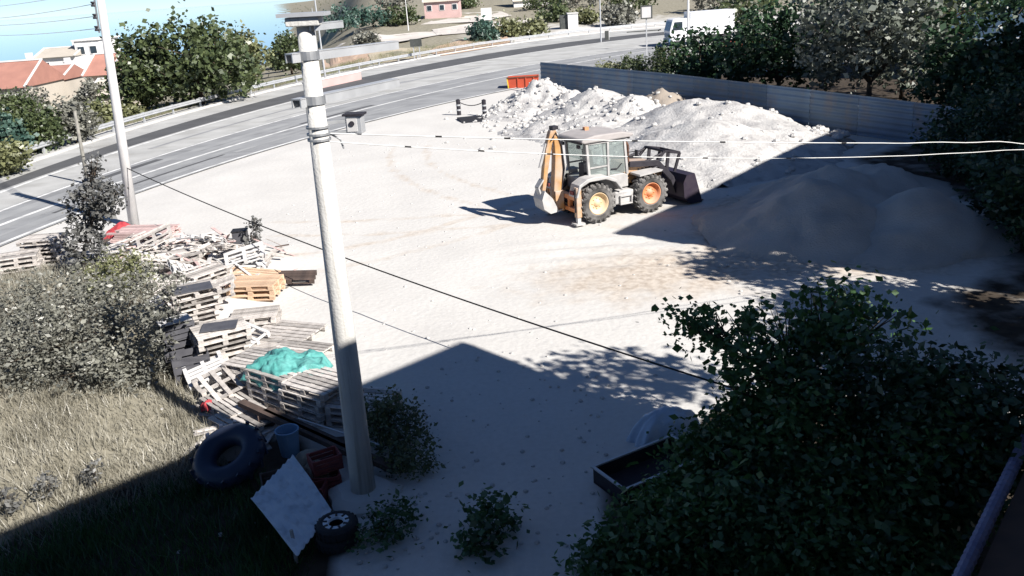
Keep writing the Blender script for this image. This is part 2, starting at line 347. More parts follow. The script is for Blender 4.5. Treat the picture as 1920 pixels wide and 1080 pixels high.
wB = np.clip(np.exp(-(((X - 4.2) / 4.2) ** 2 + ((Y - 22.8) / 2.6) ** 2)) * .85 + 1.0 * np.exp(-((np.maximum(np.hypot((X - 10.8) / 1.0, (Y - 26.5) / 1.1) - 3.6, 0) / 1.2) ** 2)), 0, 1)
for (tx, ty, tr) in ((-14.0, 44.0, 19.5), (16.0, 46.0, 21.0), (-2.0, 60.0, 30.0)):      # wheel tracks of the loader across the dust
    for o_ in (-.95, .95):
        q = np.abs(np.hypot(X - tx, Y - ty) - tr - o_); wB = np.maximum(wB, .52 * np.exp(-(q / .28) ** 2) * ss(21, 24, Y) * ss(52, 44, Y) * ss(-11, -8, X))
nx, ny = len(gx), len(gy); idx = np.arange(nx * ny).reshape(ny, nx)
Fq = np.stack([idx[:-1, :-1], idx[:-1, 1:], idx[1:, 1:], idx[1:, :-1]], -1).reshape(-1, 4)
me = np_mesh('ground', np.stack([X, Y, Z], -1).reshape(-1, 3), Fq, ground_material())
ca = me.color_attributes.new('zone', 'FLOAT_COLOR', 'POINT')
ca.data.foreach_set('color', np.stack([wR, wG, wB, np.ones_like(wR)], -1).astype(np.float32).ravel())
me.polygons.foreach_set('use_smooth', [True] * len(me.polygons))
struct(obj('ground', me, None))
# sea beyond the falling land
sv = MB(); sv.add([(-40000, -40000, -38), (40000, -40000, -38), (40000, 40000, -38), (-40000, 40000, -38)], [(0, 1, 2, 3)]); struct(sv.build('water', MATS['water']))

# ------------------------------------------------------------------ road
def strip(name, A, B, z, m):
    n_ = len(A); V = np.zeros((2 * n_, 3)); V[:n_, :2] = A; V[n_:, :2] = B; V[:, 2] = z
    i = np.arange(n_ - 1); F = np.stack([i, i + 1, i + 1 + n_, i + n_], -1); return struct(obj(name, np_mesh(name, V, F, MATS[m]), None))
def shift(P, d):                          # move a curve sideways (towards its far side)
    t = np.gradient(P, axis=0); t /= np.linalg.norm(t, axis=1)[:, None]; return P + np.stack([-t[:, 1], t[:, 0]], -1) * d
strip('road', shift(E0, -.25), shift(E2, .2), .010, 'asphalt')
strip('road_shoulder', shift(E2, .2), D0, .012, 'shoulder')
strip('road_far_lane', D0, D1, .014, 'tar')
strip('road_verge', D1, shift(RL, .6), .012, 'shoulder')
for c_, w in ((E0, .22), (E1, .26), (E2, .22)): strip('road_marking', shift(c_, -w / 2), shift(c_, w / 2), .018, 'paint')
strip('road_marking', shift(D0, -.5), shift(D0, -.25), .018, 'paint')
# patched and worn tracks on the asphalt
mat('worn', (.33, .335, .335), (.25, .255, .26), .5, .9)
mid = (E0 + E1) / 2; strip('road_wear', shift(mid, .5), shift(mid, 1.0), .014, 'worn'); strip('road_wear', shift((E1 + E2) / 2, -.3), shift((E1 + E2) / 2, .35), .014, 'worn')
for k in range(16):
    A_, B_ = ((E0, E1), (E1, E2), (E2, D0))[k % 3]; f = random.uniform(.12, .85); cv = A_ * (1 - f) + B_ * f; i0 = random.randrange(6, 50); i1 = i0 + random.randrange(6, 22); w = random.uniform(.08, .4)
    strip('road_wear', shift(cv, -w)[i0:i1], shift(cv, w)[i0:i1], .0145 + .0002 * k, ('worn', 'tar', 'asphalt', 'worn')[k % 4])
# kerb and guard rail along the far verge
def sweep(name, P, prof, m, parent=None):
    n_ = len(P); t = np.gradient(P, axis=0); t /= np.linalg.norm(t, axis=1)[:, None]; nn = np.stack([-t[:, 1], t[:, 0]], -1); k = len(prof)
    V = np.zeros((n_, k, 3))
    for j, (o_, h) in enumerate(prof): V[:, j, :2] = P + nn * o_; V[:, j, 2] = h
    F = [(i * k + j, (i + 1) * k + j, (i + 1) * k + (j + 1) % k, i * k + (j + 1) % k) for i in range(n_ - 1) for j in range(k)]
    mb = MB(); mb.v = [tuple(v) for v in V.reshape(-1, 3)]; mb.f = F; return mb.build(name, MATS[m], parent)
struct(sweep('kerb', shift(RL, -.9), [(-.15, -.05), (-.15, .15), (.15, .15), (.15, -.05)], 'concrete'))
gr = thing('guard_rail', 'long pale metal guard rail on posts along the far side of the road', 'guard rail')
sweep('beam', RL, [(-.06, .42), (-.12, .47), (-.06, .55), (-.12, .62), (-.12, .68), (-.06, .74), (.0, .74), (.0, .42)], 'galv', gr)
dl = np.concatenate([[0], np.cumsum(np.linalg.norm(np.diff(RL, axis=0), axis=1))]); pm = MB().box((0, 0, .36), (.12, .12, .82)).mesh('post')
for s_ in np.arange(0, dl[-1], 4.0):
    o = obj('post', pm, MATS['galv'], gr); o.location = (np.interp(s_, dl, RL[:, 0]) , np.interp(s_, dl, RL[:, 1]), 0)
    k_ = int(np.searchsorted(dl, s_)); k_ = min(max(k_, 1), len(RL) - 1); t_ = RL[k_] - RL[k_ - 1]; o.rotation_euler.z = math.atan2(t_[1], t_[0])
    nrm = Vector((-t_[1], t_[0], 0)).normalized(); o.location += nrm * .065

# ------------------------------------------------------------------ buildings beside the camera (their shadows fall into the yard)
def block(name, label, corner, dx, L, W, h, wallm, roofm, over=.5):
    # corner = front corner on the ground, dx = unit direction of the long wall running away from the corner
    d = Vector((dx[0], dx[1], 0)).normalized(); nrm = Vector((-d.y, d.x, 0))      # nrm points into the building
    t = thing(name, label, 'building', (corner[0], corner[1], 0)); m = Matrix((d, nrm, Vector((0, 0, 1)))).transposed()
    w = MB(); w.box(m @ Vector((L / 2, W / 2, h / 2)), (L, W, h), m); w.build('wall', MATS[wallm], t)
    r = MB(); a = over
    P = [(-a, -a, h), (L + a, -a, h), (L + a, W + a, h), (-a, W + a, h), (-a, -a, h + .25), (L + a, -a, h + .25), (L + a, W + a, h + .25), (-a, W + a, h + .25), (W / 2, W / 2, h + 1.6), (L - W / 2, W / 2, h + 1.6)]
    r.add([m @ Vector(p) for p in P], [(0, 3, 2, 1), (0, 1, 5, 4), (1, 2, 6, 5), (2, 3, 7, 6), (3, 0, 4, 7), (4, 5, 9, 8), (5, 6, 9), (6, 7, 8, 9), (7, 4, 8)]); r.build('roof', MATS[roofm], t)
    for fl in range(int(h // 3)):
        k = 0
        while 1.2 + k * 2.8 < L - 1.5:
            c_ = m @ Vector((1.8 + k * 2.8, -.03, 1.7 + fl * 3.0)); k += 1
            f = MB().box(c_, (1.3, .1, 1.3), m).build('window', MATS['white_block'], t); MB().box(c_ - nrm * .04, (1.1, .06, 1.1), m).build('pane', MATS['pane_dark'], f)
    return t
B1 = block('apartment_building', 'tall plastered apartment building that carries the view and shades the garden', (10.35, 8.1), (-.74, -.67), 34, 11, 11.0, 'building', 'red_roof', .45)
B1.location = (10.35, 8.1, 0)
block('apartment_building', 'plastered neighbouring building beside the yard beyond the garden trees', (25.0 + 8, 30.7 + 9.1), (-.66, -.75), 28.6, 11, 9.6, 'building', 'red_roof', .3)
# lean-to roof with a ribbed gutter along the apartment wall
t = thing('lean_to_roof', 'dark brown lean-to roof with ribbed blue grey gutter beside the garden', 'roof')
ga, gb = G(1800, 1085, 2.4), G(1935, 800, 2.4); gd = (gb - ga).normalized(); gn = Vector((gd.y, -gd.x, 0)); ga -= gd * 2.5; gb += gd * 6
m_ = MB(); w_ = 2.7
m_.add([ga + gn * .12 + Vector((0, 0, .0)), gb + gn * .12, gb + gn * w_ + Vector((0, 0, .5)), ga + gn * w_ + Vector((0, 0, .5)), ga + gn * .12 - Vector((0, 0, .1)), gb + gn * .12 - Vector((0, 0, .1)), gb + gn * w_ + Vector((0, 0, .4)), ga + gn * w_ + Vector((0, 0, .4))],
       [(0, 1, 2, 3), (7, 6, 5, 4), (0, 4, 5, 1), (1, 5, 6, 2), (2, 6, 7, 3), (3, 7, 4, 0)]); m_.build('roof_sheet', MATS['roof_brown'], t)
n_ = int((gb - ga).length / .06); path = [ga + (gb - ga) * (i / n_) for i in range(n_ + 1)]
MB().tube(path, [.075 if i % 2 else .062 for i in range(n_ + 1)], 10).build('gutter', MATS['gutter'], t)
for i in range(5):
    p = ga + (gb - ga) * (i / 4); MB().bar((p.x + gn.x * .2, p.y + gn.y * .2, z1(p.x, p.y) - .05), (p.x + gn.x * .2, p.y + gn.y * .2, 2.36), .1, .1).build('post', MATS['steel'], t)
bx = ga + (gb - ga) * .62
MB().tube([bx + gn * .0 + Vector((0, 0, .07)), bx + gn * .35 + Vector((0, 0, .2)), bx + gn * .9 + Vector((0, 0, .32))], .035, 8).build('branch_pipe', MATS['gutter'], t)

# ------------------------------------------------------------------ corrugated sheet fence
fa, fb = Vector((3.35, 67.7, 0)), Vector((16.15, 42.6, 0)); fd = (fb - fa).normalized(); fl = (fb - fa).length * 1.5
ft = thing('sheet_fence', 'blue grey corrugated metal sheet fence behind the gravel heaps', 'fence', fa, math.atan2(fd.y, fd.x))
def fh(s): return float(np.interp(s, [0, 16, 28, 42], [2.12, 2.12, 1.92, 1.65]))
ns = 14; pl = fl / ns
for i in range(ns):
    s0, s1 = i * pl + .012, (i + 1) * pl - .012; h0, h1 = fh(s0), fh(s1); mb = MB(); k = 26; vs_ = []
    for j in range(k + 1):
        o_ = (.0, .035, .035, .0)[j % 4]; v = j / k
        vs_ += [(s0, o_, .04 + v * h0 + .0), (s1, o_, .04 + v * h1)]
    fs = [(2 * j, 2 * j + 1, 2 * j + 3, 2 * j + 2) for j in range(k)]
    nv = len(vs_); vs_ += [(a, b + .012, c_) for a, b, c_ in vs_]; fs += [(2 * j + nv + 2, 2 * j + nv + 3, 2 * j + nv + 1, 2 * j + nv) for j in range(k)]
    fs += [(0, nv, nv + 1, 1), (2 * k, 2 * k + 1, 2 * k + 1 + nv, 2 * k + nv)]
    fs += [(2 * j, 2 * j + 2, 2 * j + 2 + nv, 2 * j + nv) for j in range(k)] + [(2 * j + 1, 2 * j + 1 + nv, 2 * j + 3 + nv, 2 * j + 3) for j in range(k)]
    mb.add(vs_, fs).build('panel', MATS['fence_sheet'], ft)
    MB().box((s0, .10, h0 / 2), (.08, .08, h0 + .05)).build('post', MATS['steel'], ft)

# ------------------------------------------------------------------ heaps
def heap(name, label, cat, bumps, m, res=.22, rough=.12, seed=0, group=None):
    # bumps: (x, y, rx, ry, h, angle); height is the largest of rounded cones
    xs0 = min(b[0] - max(b[2], b[3]) * 1.05 for b in bumps); xs1 = max(b[0] + max(b[2], b[3]) * 1.05 for b in bumps)
    ys0 = min(b[1] - max(b[2], b[3]) * 1.05 for b in bumps); ys1 = max(b[1] + max(b[2], b[3]) * 1.05 for b in bumps)
    ax, ay = np.arange(xs0, xs1, res), np.arange(ys0, ys1, res); X_, Y_ = np.meshgrid(ax, ay); Z_ = np.zeros_like(X_)
    for (bx_, by_, rx, ry, h, an) in bumps:
        c_, s_ = math.cos(an), math.sin(an); u = ((X_ - bx_) * c_ + (Y_ - by_) * s_) / rx; v = (-(X_ - bx_) * s_ + (Y_ - by_) * c_) / ry
        q = np.sqrt(u * u + v * v + .012) * (1 + .12 * vnoise(X_ + seed, Y_, .8, seed)); hh = h * (1.03 - q); k = .18
        Z_ = np.where(hh > 0, np.log(np.exp(np.clip(Z_, -1, 9) / k) + np.exp(np.clip(hh, -1, 9) / k)) * k - k * .69 * (Z_ < .02), Z_)
        Z_ = np.maximum(Z_, 0)
    msk = Z_ > .02
    Z_ = Z_ + np.where(msk, 1, 0) * rough * ss(.05, .6, Z_) * (vnoise(X_, Y_, 2.3, seed + 1) + .7 * vnoise(X_, Y_, 5.5, seed + 2))
    # run-out gullies down the flanks
    base = zg(X_, Y_); V = np.stack([X_, Y_, np.where(msk, base + Z_, base - .12)], -1)
    n1, n2 = X_.shape; idx_ = np.arange(n1 * n2).reshape(n1, n2)
    F = np.stack([idx_[:-1, :-1], idx_[:-1, 1:], idx_[1:, 1:], idx_[1:, :-1]], -1).reshape(-1, 4); keep = msk.ravel()[F].any(1); F = F[keep]
    use = np.unique(F); mp = -np.ones(n1 * n2, int); mp[use] = np.arange(len(use))
    o = obj(name, np_mesh(name, V.reshape(-1, 3)[use], mp[F], MATS[m]), None); o.data.polygons.foreach_set('use_smooth', [True] * len(o.data.polygons))
    # a flat underside so the heap is a closed body is not needed: it lies on the ground
    tag(o, label, cat, group); return o, (ax, ay, Z_ + base, msk)
gh = []
gh.append(heap('gravel_heap', 'long white gravel heap with a broad crest behind the backhoe loader', 'heap', [(10.0, 43.8, 5.4, 6.4, 2.15, .3), (11.5, 42.6, 4.4, 5.0, 1.95, .3), (9.3, 38.4, 5.6, 5.8, 1.85, .2), (12.9, 39.9, 3.0, 3.6, 1.15, .4), (7.6, 36.0, 3.4, 3.4, .7, 0)], 'gravel', .2, .06, 1))
gh.append(heap('gravel_heap', 'white gravel heap with a sharp pale peak in front of the fence', 'heap', [(6.0, 52.3, 3.8, 4.2, 2.0, .4), (7.8, 49.6, 3.2, 3.4, 1.75, 0), (5.6, 46.2, 4.2, 4.6, 1.15, .2), (3.2, 48.6, 3.2, 3.4, .85, 0)], 'gravel', .2, .10, 5))
gh.append(heap('gravel_heap', 'small stony white heap beside the orange red skip at the fence end', 'heap', [(3.0, 59.2, 3.3, 3.8, 2.0, .2), (1.6, 56.0, 3.0, 3.2, .7, 0), (4.6, 57.0, 2.2, 2.6, 1.2, 0)], 'gravel', .2, .2, 9))
mat('earth', (.34, .29, .24), (.25, .22, .19), 1.5, .95, .6, 12)
gh.append(heap('earth_heap', 'grey brown earth heap tipped against the middle of the fence', 'heap', [(9.6, 51.2, 2.6, 2.8, 1.75, .3), (11.2, 48.2, 2.2, 2.4, 1.35, .3)], 'earth', .2, .12, 13))
heap('sand_heap', 'large brown sand heap lying in the shade in front of the loader bucket', 'heap', [(9.7, 25.9, 3.3, 3.2, 1.95, .5), (8.7, 27.6, 2.4, 2.2, .6, .4), (11.4, 28.9, 3.4, 3.4, 1.5, 0), (13.6, 30.6, 2.8, 3.0, 1.0, 0)], 'sand', .15, .07, 21)
heap('sand_heap', 'brown sand heap in deep shade next to the garden trees', 'heap', [(12.5, 24.9, 2.6, 2.7, 1.7, .2), (11.3, 23.4, 2.0, 1.9, .6, 0)], 'sand', .15, .05, 27)
# loose stones that have rolled to the skirts of the heaps
stm = []
for k in range(6):
    mb = MB(); r1 = random.Random(k); mb.lathe([(.02, -.5), (.42, -.42), (.55, 0), (.4, .42), (.02, .5)], 7); mb.v = [(x * r1.uniform(.8, 1.2), y * r1.uniform(.8, 1.2), z * r1.uniform(.7, 1.1)) for x, y, z in mb.v]; stm.append(mb)
def stones(name, pts, smin, smax, m):
    V = []; F = []; 
    mb = MB()
    for (x, y, z) in pts:
        s = random.uniform(smin, smax); b = random.choice(stm); rz = random.uniform(0, 6.28); ca, sa = math.cos(rz), math.sin(rz)
        mb.add([((vx * ca - vy * sa) * s + x, (vx * sa + vy * ca) * s + y, vz * s * .8 + z + s * .2) for vx, vy, vz in b.v], b.f)
    return mb.build(name, MATS[m], None)
pts = []
for (o, (ax, ay, Zh, msk)), num in zip(gh, (110, 240, 240, 60)):
    ii = np.argwhere(msk & (Zh > .08)); sel = ii[rng.choice(len(ii), num)]
    pts += [(ax[j] + random.uniform(-.1, .1), ay[i] + random.uniform(-.1, .1), Zh[i, j] - .02) for i, j in sel]
for k in range(150):
    x, y = random.gauss(1.2, 1.6), random.gauss(53, 3.5); pts.append((x, y, z1(x, y) - .01))
struct(stones('loose_stones', pts, .08, .30, 'stone'), 'stuff')
rb = []
for k in range(70):
    p = G(random.gauss(1525, 30), random.gauss(262, 10)); rb.append((p.x, p.y, .02 + random.uniform(0, .35)))
heap('rubble_heap', 'low rubble heap of broken pale stones at the foot of the fence', 'heap', [(14.6, 39.8, 1.9, 2.2, .75, 0)], 'earth', .15, .1, 33)
struct(stones('rubble_stones', [(x, y, .05 + max(0, .62 * (1 - math.hypot(x - 14.6, y - 39.8) / 2.0))) for x, y, z in rb], .15, .5, 'stone'), 'stuff')

# orange red skip
sp_ = G(985, 166); t = thing('skip', 'orange red steel skip with a yellow edge at the end of the sheet fence', 'skip', (sp_.x - .2, sp_.y + 1.5, z1(sp_.x, sp_.y)), R(-4))
b = MB(); b.add([(-1.0, -.7, 0), (1.3, -.7, 0), (1.3, .7, 0), (-1.0, .7, 0), (-1.15, -.8, 0.85), (1.4, -.8, 0.85), (1.4, .8, 0.85), (-1.15, .8, 0.85), (-1.07, -.72, 0.85), (1.32, -.72, 0.85), (1.32, .72, 0.85), (-1.07, .72, 0.85), (-.9, -.6, .1), (1.2, -.6, .1), (1.2, .6, .1), (-.9, .6, .1)],
   [(0, 3, 2, 1), (0, 1, 5, 4), (1, 2, 6, 5), (2, 3, 7, 6), (3, 0, 4, 7), (4, 5, 9, 8), (5, 6, 10, 9), (6, 7, 11, 10), (7, 4, 8, 11), (8, 9, 13, 12), (9, 10, 14, 13), (10, 11, 15, 14), (11, 8, 12, 15), (12, 13, 14, 15)]); b.build('body', MATS['red_paint'], t)
MB().box((-1.12, -.79, .46), (.09, .07, 0.85), (0, -.1, 0)).build('edge_strip', MATS['yellow_paint'], t)
for k in range(3): MB().box((-.3 + k * .65, -.80, .46), (.08, .06, .76), (.095, 0, 0)).build('rib', MATS['red_paint'], t)
MB().box((.12, -.84, 0.88), (2.6, .08, .07)).build('rim', MATS['rust'], t)

# ------------------------------------------------------------------ utility poles
pc = G(683, 930); PB = Vector((pc.x, pc.y, z1(pc.x, pc.y)))
t = thing('utility_pole', 'thick tapered concrete utility pole with steel crossarms and a meter box', 'pole', PB, rot=(0, R(.9), 0))
MB().tube([(0, 0, -.3), (0, 0, 3.5), (0, 0, 7.64)], [.215, .172, .122], 28).build('shaft', MATS['pole_concrete'], t, True)
b = MB().lathe([(.0, -.1), (.62, -.1), (.6, .06), (.42, .16), (.0, .17)], 22); b.v = [(x * (1 + .12 * math.sin(5 * math.atan2(y, x))), y, z) for x, y, z in b.v]; b.build('footing', MATS['concrete'], t)
def beam(mb, p, q, w, h, th=.02):        # channel section
    p, q = Vector(p), Vector(q); mb.bar(p, q, w, th); d = (q - p).normalized(); a = d.cross(Vector((0, 0, 1))).normalized(); o1 = a * (w / 2 - th / 2)
    mb.bar(p + o1 - Vector((0, 0, h / 2)), q + o1 - Vector((0, 0, h / 2)), th, h); mb.bar(p - o1 - Vector((0, 0, h / 2)), q - o1 - Vector((0, 0, h / 2)), th, h); return mb
cap = MB().box((0, 0, 7.70), (.46, .40, .12)); cap.build('cap', MATS['pole_concrete'], t, bevel=.015)
MB().box((.0, 0, 7.79), (.66, .50, .05)).build('cap_plate', MATS['galv'], t)
ar = beam(MB(), (.12, -.12, 7.66), (.40, .55, 7.66), .10, .09); ar.build('top_arm', MATS['galv'], t)
ar = beam(MB(), (-.24, -.20, 7.28), (1.05, 1.6, 7.28), .15, .12); ar.build('crossarm', MATS['galv'], t)
MB().lathe([(.12, 7.18), (.15, 7.18), (.15, 7.30), (.12, 7.30)], 20, close=True).build('clamp', MATS['steel'], t)
ar = beam(MB(), (-.22, -.20, 6.66), (.95, 2.0, 6.66), .17, .12); ar.build('crossarm', MATS['galv'], t)
MB().lathe([(.13, 6.56), (.16, 6.56), (.16, 6.68), (.13, 6.68)], 20, close=True).build('clamp', MATS['steel'], t)
for z in (6.04, 6.12, 6.22):
    MB().lathe([(.14, z), (.172, z), (.172, z + .03), (.14, z + .03)], 20, close=True).build('band', MATS['steel'], t)
bd = Vector((.93, .36, 0)).normalized(); br = MB(); br.bar(bd * .12 + Vector((0, 0, 6.28)), bd * .42 + Vector((0, 0, 6.28)), .05, .05); br.bar(bd * .12 + Vector((0, 0, 6.12)), bd * .42 + Vector((0, 0, 6.12)), .05, .05); br.build('bracket', MATS['steel'], t)
am = math.atan2(bd.y, bd.x); rm = Matrix.Rotation(am - .5, 3, 'Z')
bx_ = MB().box(bd * .55 + Vector((0, 0, 6.22)), (.24, .2, .26), rm).build('meter_box', MATS['galv'], t, bevel=.01)
MB().box(bd * .55 + Vector((0, 0, 6.365)), (.30, .26, .03), rm).build('hood', MATS['machine_dark'], bx_)
MB().box(bd * .55 + rm @ Vector((-.02, -.105, 0)) + Vector((0, 0, 6.22)), (.15, .014, .19), rm).build('door', MATS['white_block'], bx_)
MB().lathe([(.0, -.012), (.04, -.012), (.04, 0), (0, 0)], 12, bd * .55 + rm @ Vector((-.02, -.113, .02)) + Vector((0, 0, 6.22)), 'y').build('dial', MATS['machine_dark'], bx_)
hook = MB().tube([bd * .16 + Vector((0, 0, 6.12)), bd * .3 + Vector((0, 0, 6.02)), bd * .34 + Vector((0, 0, 5.88))], .015, 6).build('hook', MATS['steel'], t)
# pole by the road
pl_ = G(252, 425); PL = Vector((pl_.x, pl_.y, z1(pl_.x, pl_.y)))
t = thing('utility_pole', 'tall pale round utility pole with spool insulators beside the pink boards', 'pole', PL, rot=(0, R(4.0), 0))
MB().tube([(0, 0, -.3), (0, 0, 5), (0, 0, 9.4)], [.20, .165, .125], 20).build('shaft', MATS['white_block'], t, True)
MB().bar((-.22, 0, 7.3), (-.22, 0, 9.3), .05, .05).build('insulator_rack', MATS['steel'], t)
for k in range(5):
    MB().lathe([(.0, -.09), (.075, -.09), (.085, -.05), (.04, 0), (.085, .05), (.075, .09), (0, .09)], 12, (-.29, 0, 7.45 + k * .42)).build('insulator', MATS['machine_dark'], t)
for z in (7.4, 9.1): MB().bar((-.25, 0, z), (0, 0, z), .05, .05).build('bracket', MATS['steel'], t)
# thin leaning wooden post
q = G(165, 345); t = tag(MB().tube([(0, 0, -.2), (0, 0, 1.6), (0, 0, 3.6)], [.10, .085, .07], 9).build('timber_post', MATS['timber_pole'], None, True), 'thin weathered timber post standing beside the roadside sapling', 'post'); t.location = (q.x, q.y, 0); t.rotation_euler = (0, R(3), 0)

# ------------------------------------------------------------------ overhead cables
def cable(name, label, p, q, sag, r, m, group=None, n_=60, wig=0, cat='cable', knots=None):
    p, q = Vector(p), Vector(q); path = []
    for i in range(n_ + 1):
        s = i / n_; v = p.lerp(q, s) - Vector((0, 0, sag * 4 * s * (1 - s)))
        if wig: v += Vector((0, 0, wig * math.sin(s * 47 + 1) * math.sin(s * 13) * max(0, min(1, (s - .6) * 6)))) 
        path.append(v)
    root = thing(name, label, cat, (0, 0, 0), 0, group) if knots else None
    o = MB().tube(path, r, 5).build('strand' if knots else name, MATS[m], root)
    if knots:
        for s in knots:
            i = int(s * n_); d = (path[min(i + 1, n_)] - path[i - 1]).normalized()
            MB().tube([path[i] - d * .05, path[i] + d * .05], r * 1.6, 6).build('clip', MATS['cable_black'], root)
        return root
    return tag(o, label, cat, group)
hk = PB + Vector((.24, 0, 6.13))
cable('overhead_cable', 'upper white twisted overhead cable from the concrete pole towards the neighbouring building', hk, at(2150, 262, 17.0), .10, .009, 'cable_white', wig=.05, knots=[.10, .17, .3, .41, .55])
cable('overhead_cable', 'lower sagging white overhead cable from the concrete pole towards the neighbouring building', hk - Vector((0, 0, .12)), at(2150, 258, 18.0), .34, .008, 'cable_white', wig=.02, knots=[.07, .14, .21, .29, .37, .47])
cable('service_cable', 'black service cable slung low across the yard from the roadside pole to the garden', PL + Vector((.15, 0, 2.35)), Vector((4.6, 12.2, 1.2)), .35, .018, 'cable_black')
for k, (dz, sg) in enumerate(((0, .5), (.42, .45), (.84, .5), (1.26, .4), (1.68, .45))):
    p = PL + Vector((-.29 + .0 + math.sin(R(4)) * (7.45 + dz), 0, 7.45 + dz))
    cable('power_line', 'thin pale power line strung to the insulators of the roadside pole', p, Vector((-62, 92, 9.5 + dz)), sg * 2, .012, 'cable_white', 'power lines at the roadside pole', 40, cat='power line')

# ------------------------------------------------------------------ backhoe loader (x forward, y left)
BH = thing('backhoe_loader', 'dusty yellow backhoe loader with four big wheels and its digging arm folded up', 'backhoe loader', (3.69, 30.0, z1(3.69, 30.0) + .0), R(25.2))
M = MATS
def wheel(x, y, rimm):
    s = -1 if y < 0 else 1; r = .69; w = .44
    rim = MB(); o_ = s * w / 2
    rim.lathe([(.0, o_ * .55), (.10, o_ * .55), (.12, o_ * .35), (.24, o_ * .25), (.33, o_ * .55), (.36, o_ * .9), (.385, o_ * .95), (.385, -o_ * .9), (.30, -o_ * .8), (0, -o_ * .6)], 26, (0, 0, 0), 'y')
    for k in range(8):
        a = k * math.pi / 4; rim.lathe([(0, o_ * .40), (.025, o_ * .40), (.025, o_ * .25), (0, o_ * .25)], 6, (.18 * math.cos(a), 0, .18 * math.sin(a)), 'y')
    ro = rim.build('wheel', M[rimm], BH, True); ro.location = (x, y, r)
    ty = MB(); h = w / 2
    ty.lathe([(.375, -h * .8), (.42, -h), (.56, -h * 1.04), (.635, -h * .9), (.655, -h * .55), (.655, h * .55), (.635, h * .9), (.56, h * 1.04), (.42, h), (.375, h * .8)], 30, (0, 0, 0), 'y', True)
    for k in range(20):
        for sd in (-1, 1):
            a = 2 * math.pi * (k + .5 * (sd > 0)) / 20; m = Matrix.Rotation(-a, 3, 'Y')
            ty.box(m @ Vector((.652, sd * h * .52, 0)), (.075, h * 1.0, .085), m @ Matrix.Rotation(sd * .5, 3, 'X'))
            ty.box(m @ Vector((.60, sd * h * .98, .03 )), (.10, .05, .075), m)
    obj('tyre', ty.mesh('tyre'), M['tyre_dusty'], ro)
for y in (-.93, .93): wheel(-1.095, y, 'rim_cream'); wheel(1.095, y, 'rim_orange')
b = MB(); b.box((.1, 0, .78), (3.5, .72, .42)); b.box((-1.095, 0, .69), (.28, 1.5, .26)); b.box((1.095, 0, .69), (.26, 1.5, .24)); b.build('chassis', M['machine_dark'], BH, bevel=.02)
# cab
fl_ = MB().prism([(-1.25, 1.0), (.38, 1.0), (.38, 1.42), (.2, 1.50), (-1.0, 1.50), (-1.25, 1.42)], -.74, .74); cab = fl_.build('cab', M['machine_grey'], BH, bevel=.025)
roof = MB().prism([(-1.52, 2.80), (-1.40, 2.74), (.42, 2.74), (.60, 2.79), (.56, 2.87), (.1, 2.97), (-1.0, 2.98), (-1.45, 2.90)], -.84, .84).build('cab_roof', M['roof_dusty'], BH, bevel=.05)
MB().box((-1.47, 0, 2.76), (.06, 1.5, .10)).build('rear_visor', M['machine_dark'], roof)
def pil(p, q, w=.085, nm='pillar', mm='machine_grey'): MB().bar(p, q, w, w).build(nm, M[mm], cab)
for s in (-1, 1):
    pil((.36, s * .70, 1.45), (.26, s * .70, 2.76)); pil((-.42, s * .71, 1.48), (-.42, s * .71, 2.76), .075); pil((-1.18, s * .70, 1.45), (-1.26, s * .70, 2.76))
    pil((-1.2, s * .71, 2.70), (.27, s * .71, 2.70), .07, 'roof_rail'); pil((-1.15, s * .715, 1.86), (-.45, s * .715, 1.86), .05, 'waist_rail')
    MB().add([(-.38, s * .705, 1.52), (.30, s * .705, 1.52), (.23, s * .705, 2.66), (-.38, s * .705, 2.66)], [(0, 1, 2, 3)]).build('door_pane', M['cab_glass'], cab)
    MB().add([(-1.14, s * .705, 1.52), (-.46, s * .705, 1.52), (-.46, s * .705, 2.66), (-1.2, s * .705, 2.66)], [(0, 1, 2, 3)]).build('side_pane', M['cab_glass'], cab)
MB().add([(.335, -.66, 1.52), (.335, .66, 1.52), (.25, .66, 2.66), (.25, -.66, 2.66)], [(0, 1, 2, 3)]).build('windscreen', M['cab_glass'], cab)
MB().add([(-1.2, -.66, 2.1), (-1.2, .66, 2.1), (-1.245, .66, 2.66), (-1.245, -.66, 2.66)], [(0, 1, 2, 3)]).build('rear_pane', M['cab_glass'], cab)
b = MB(); b.tube([(-.30, -.74, 1.72), (-.05, -.745, 1.70), (.12, -.745, 1.86)], .018, 6); b.build('door_handle', M['machine_dark'], cab)
# seat, steering wheel and consoles
seat = MB().box((-.55, 0, 1.68), (.5, .5, .16)).build('seat', M['machine_dark'], BH, bevel=.03)
MB().box((-.80, 0, 2.06), (.14, .48, .66), (0, -.15, 0)).build('backrest', M['machine_dark'], seat, bevel=.03); MB().box((-.86, 0, 2.46), (.10, .28, .18)).build('headrest', M['machine_dark'], seat, bevel=.02)
MB().box((-1.12, -.28, 1.72), (.26, .34, .55)).build('control_console', M['machine_dark'], BH, bevel=.02)
b = MB()
for yy in (-.4, -.28, -.16): b.tube([(-1.14, yy, 1.95), (-1.18, yy, 2.2)], .015, 6); b.box((-1.18, yy, 2.22), (.05, .05, .07))
b.build('levers', M['machine_dark'], BH)
st = MB().tube([(.16, 0, 1.5), (-.02, 0, 1.95)], .03, 8); st.lathe([(.17, -.012), (.19, 0), (.17, .012), (.155, 0)], 18, (-.03, 0, 1.98), close=True); st.build('steering_wheel', M['machine_dark'], BH)
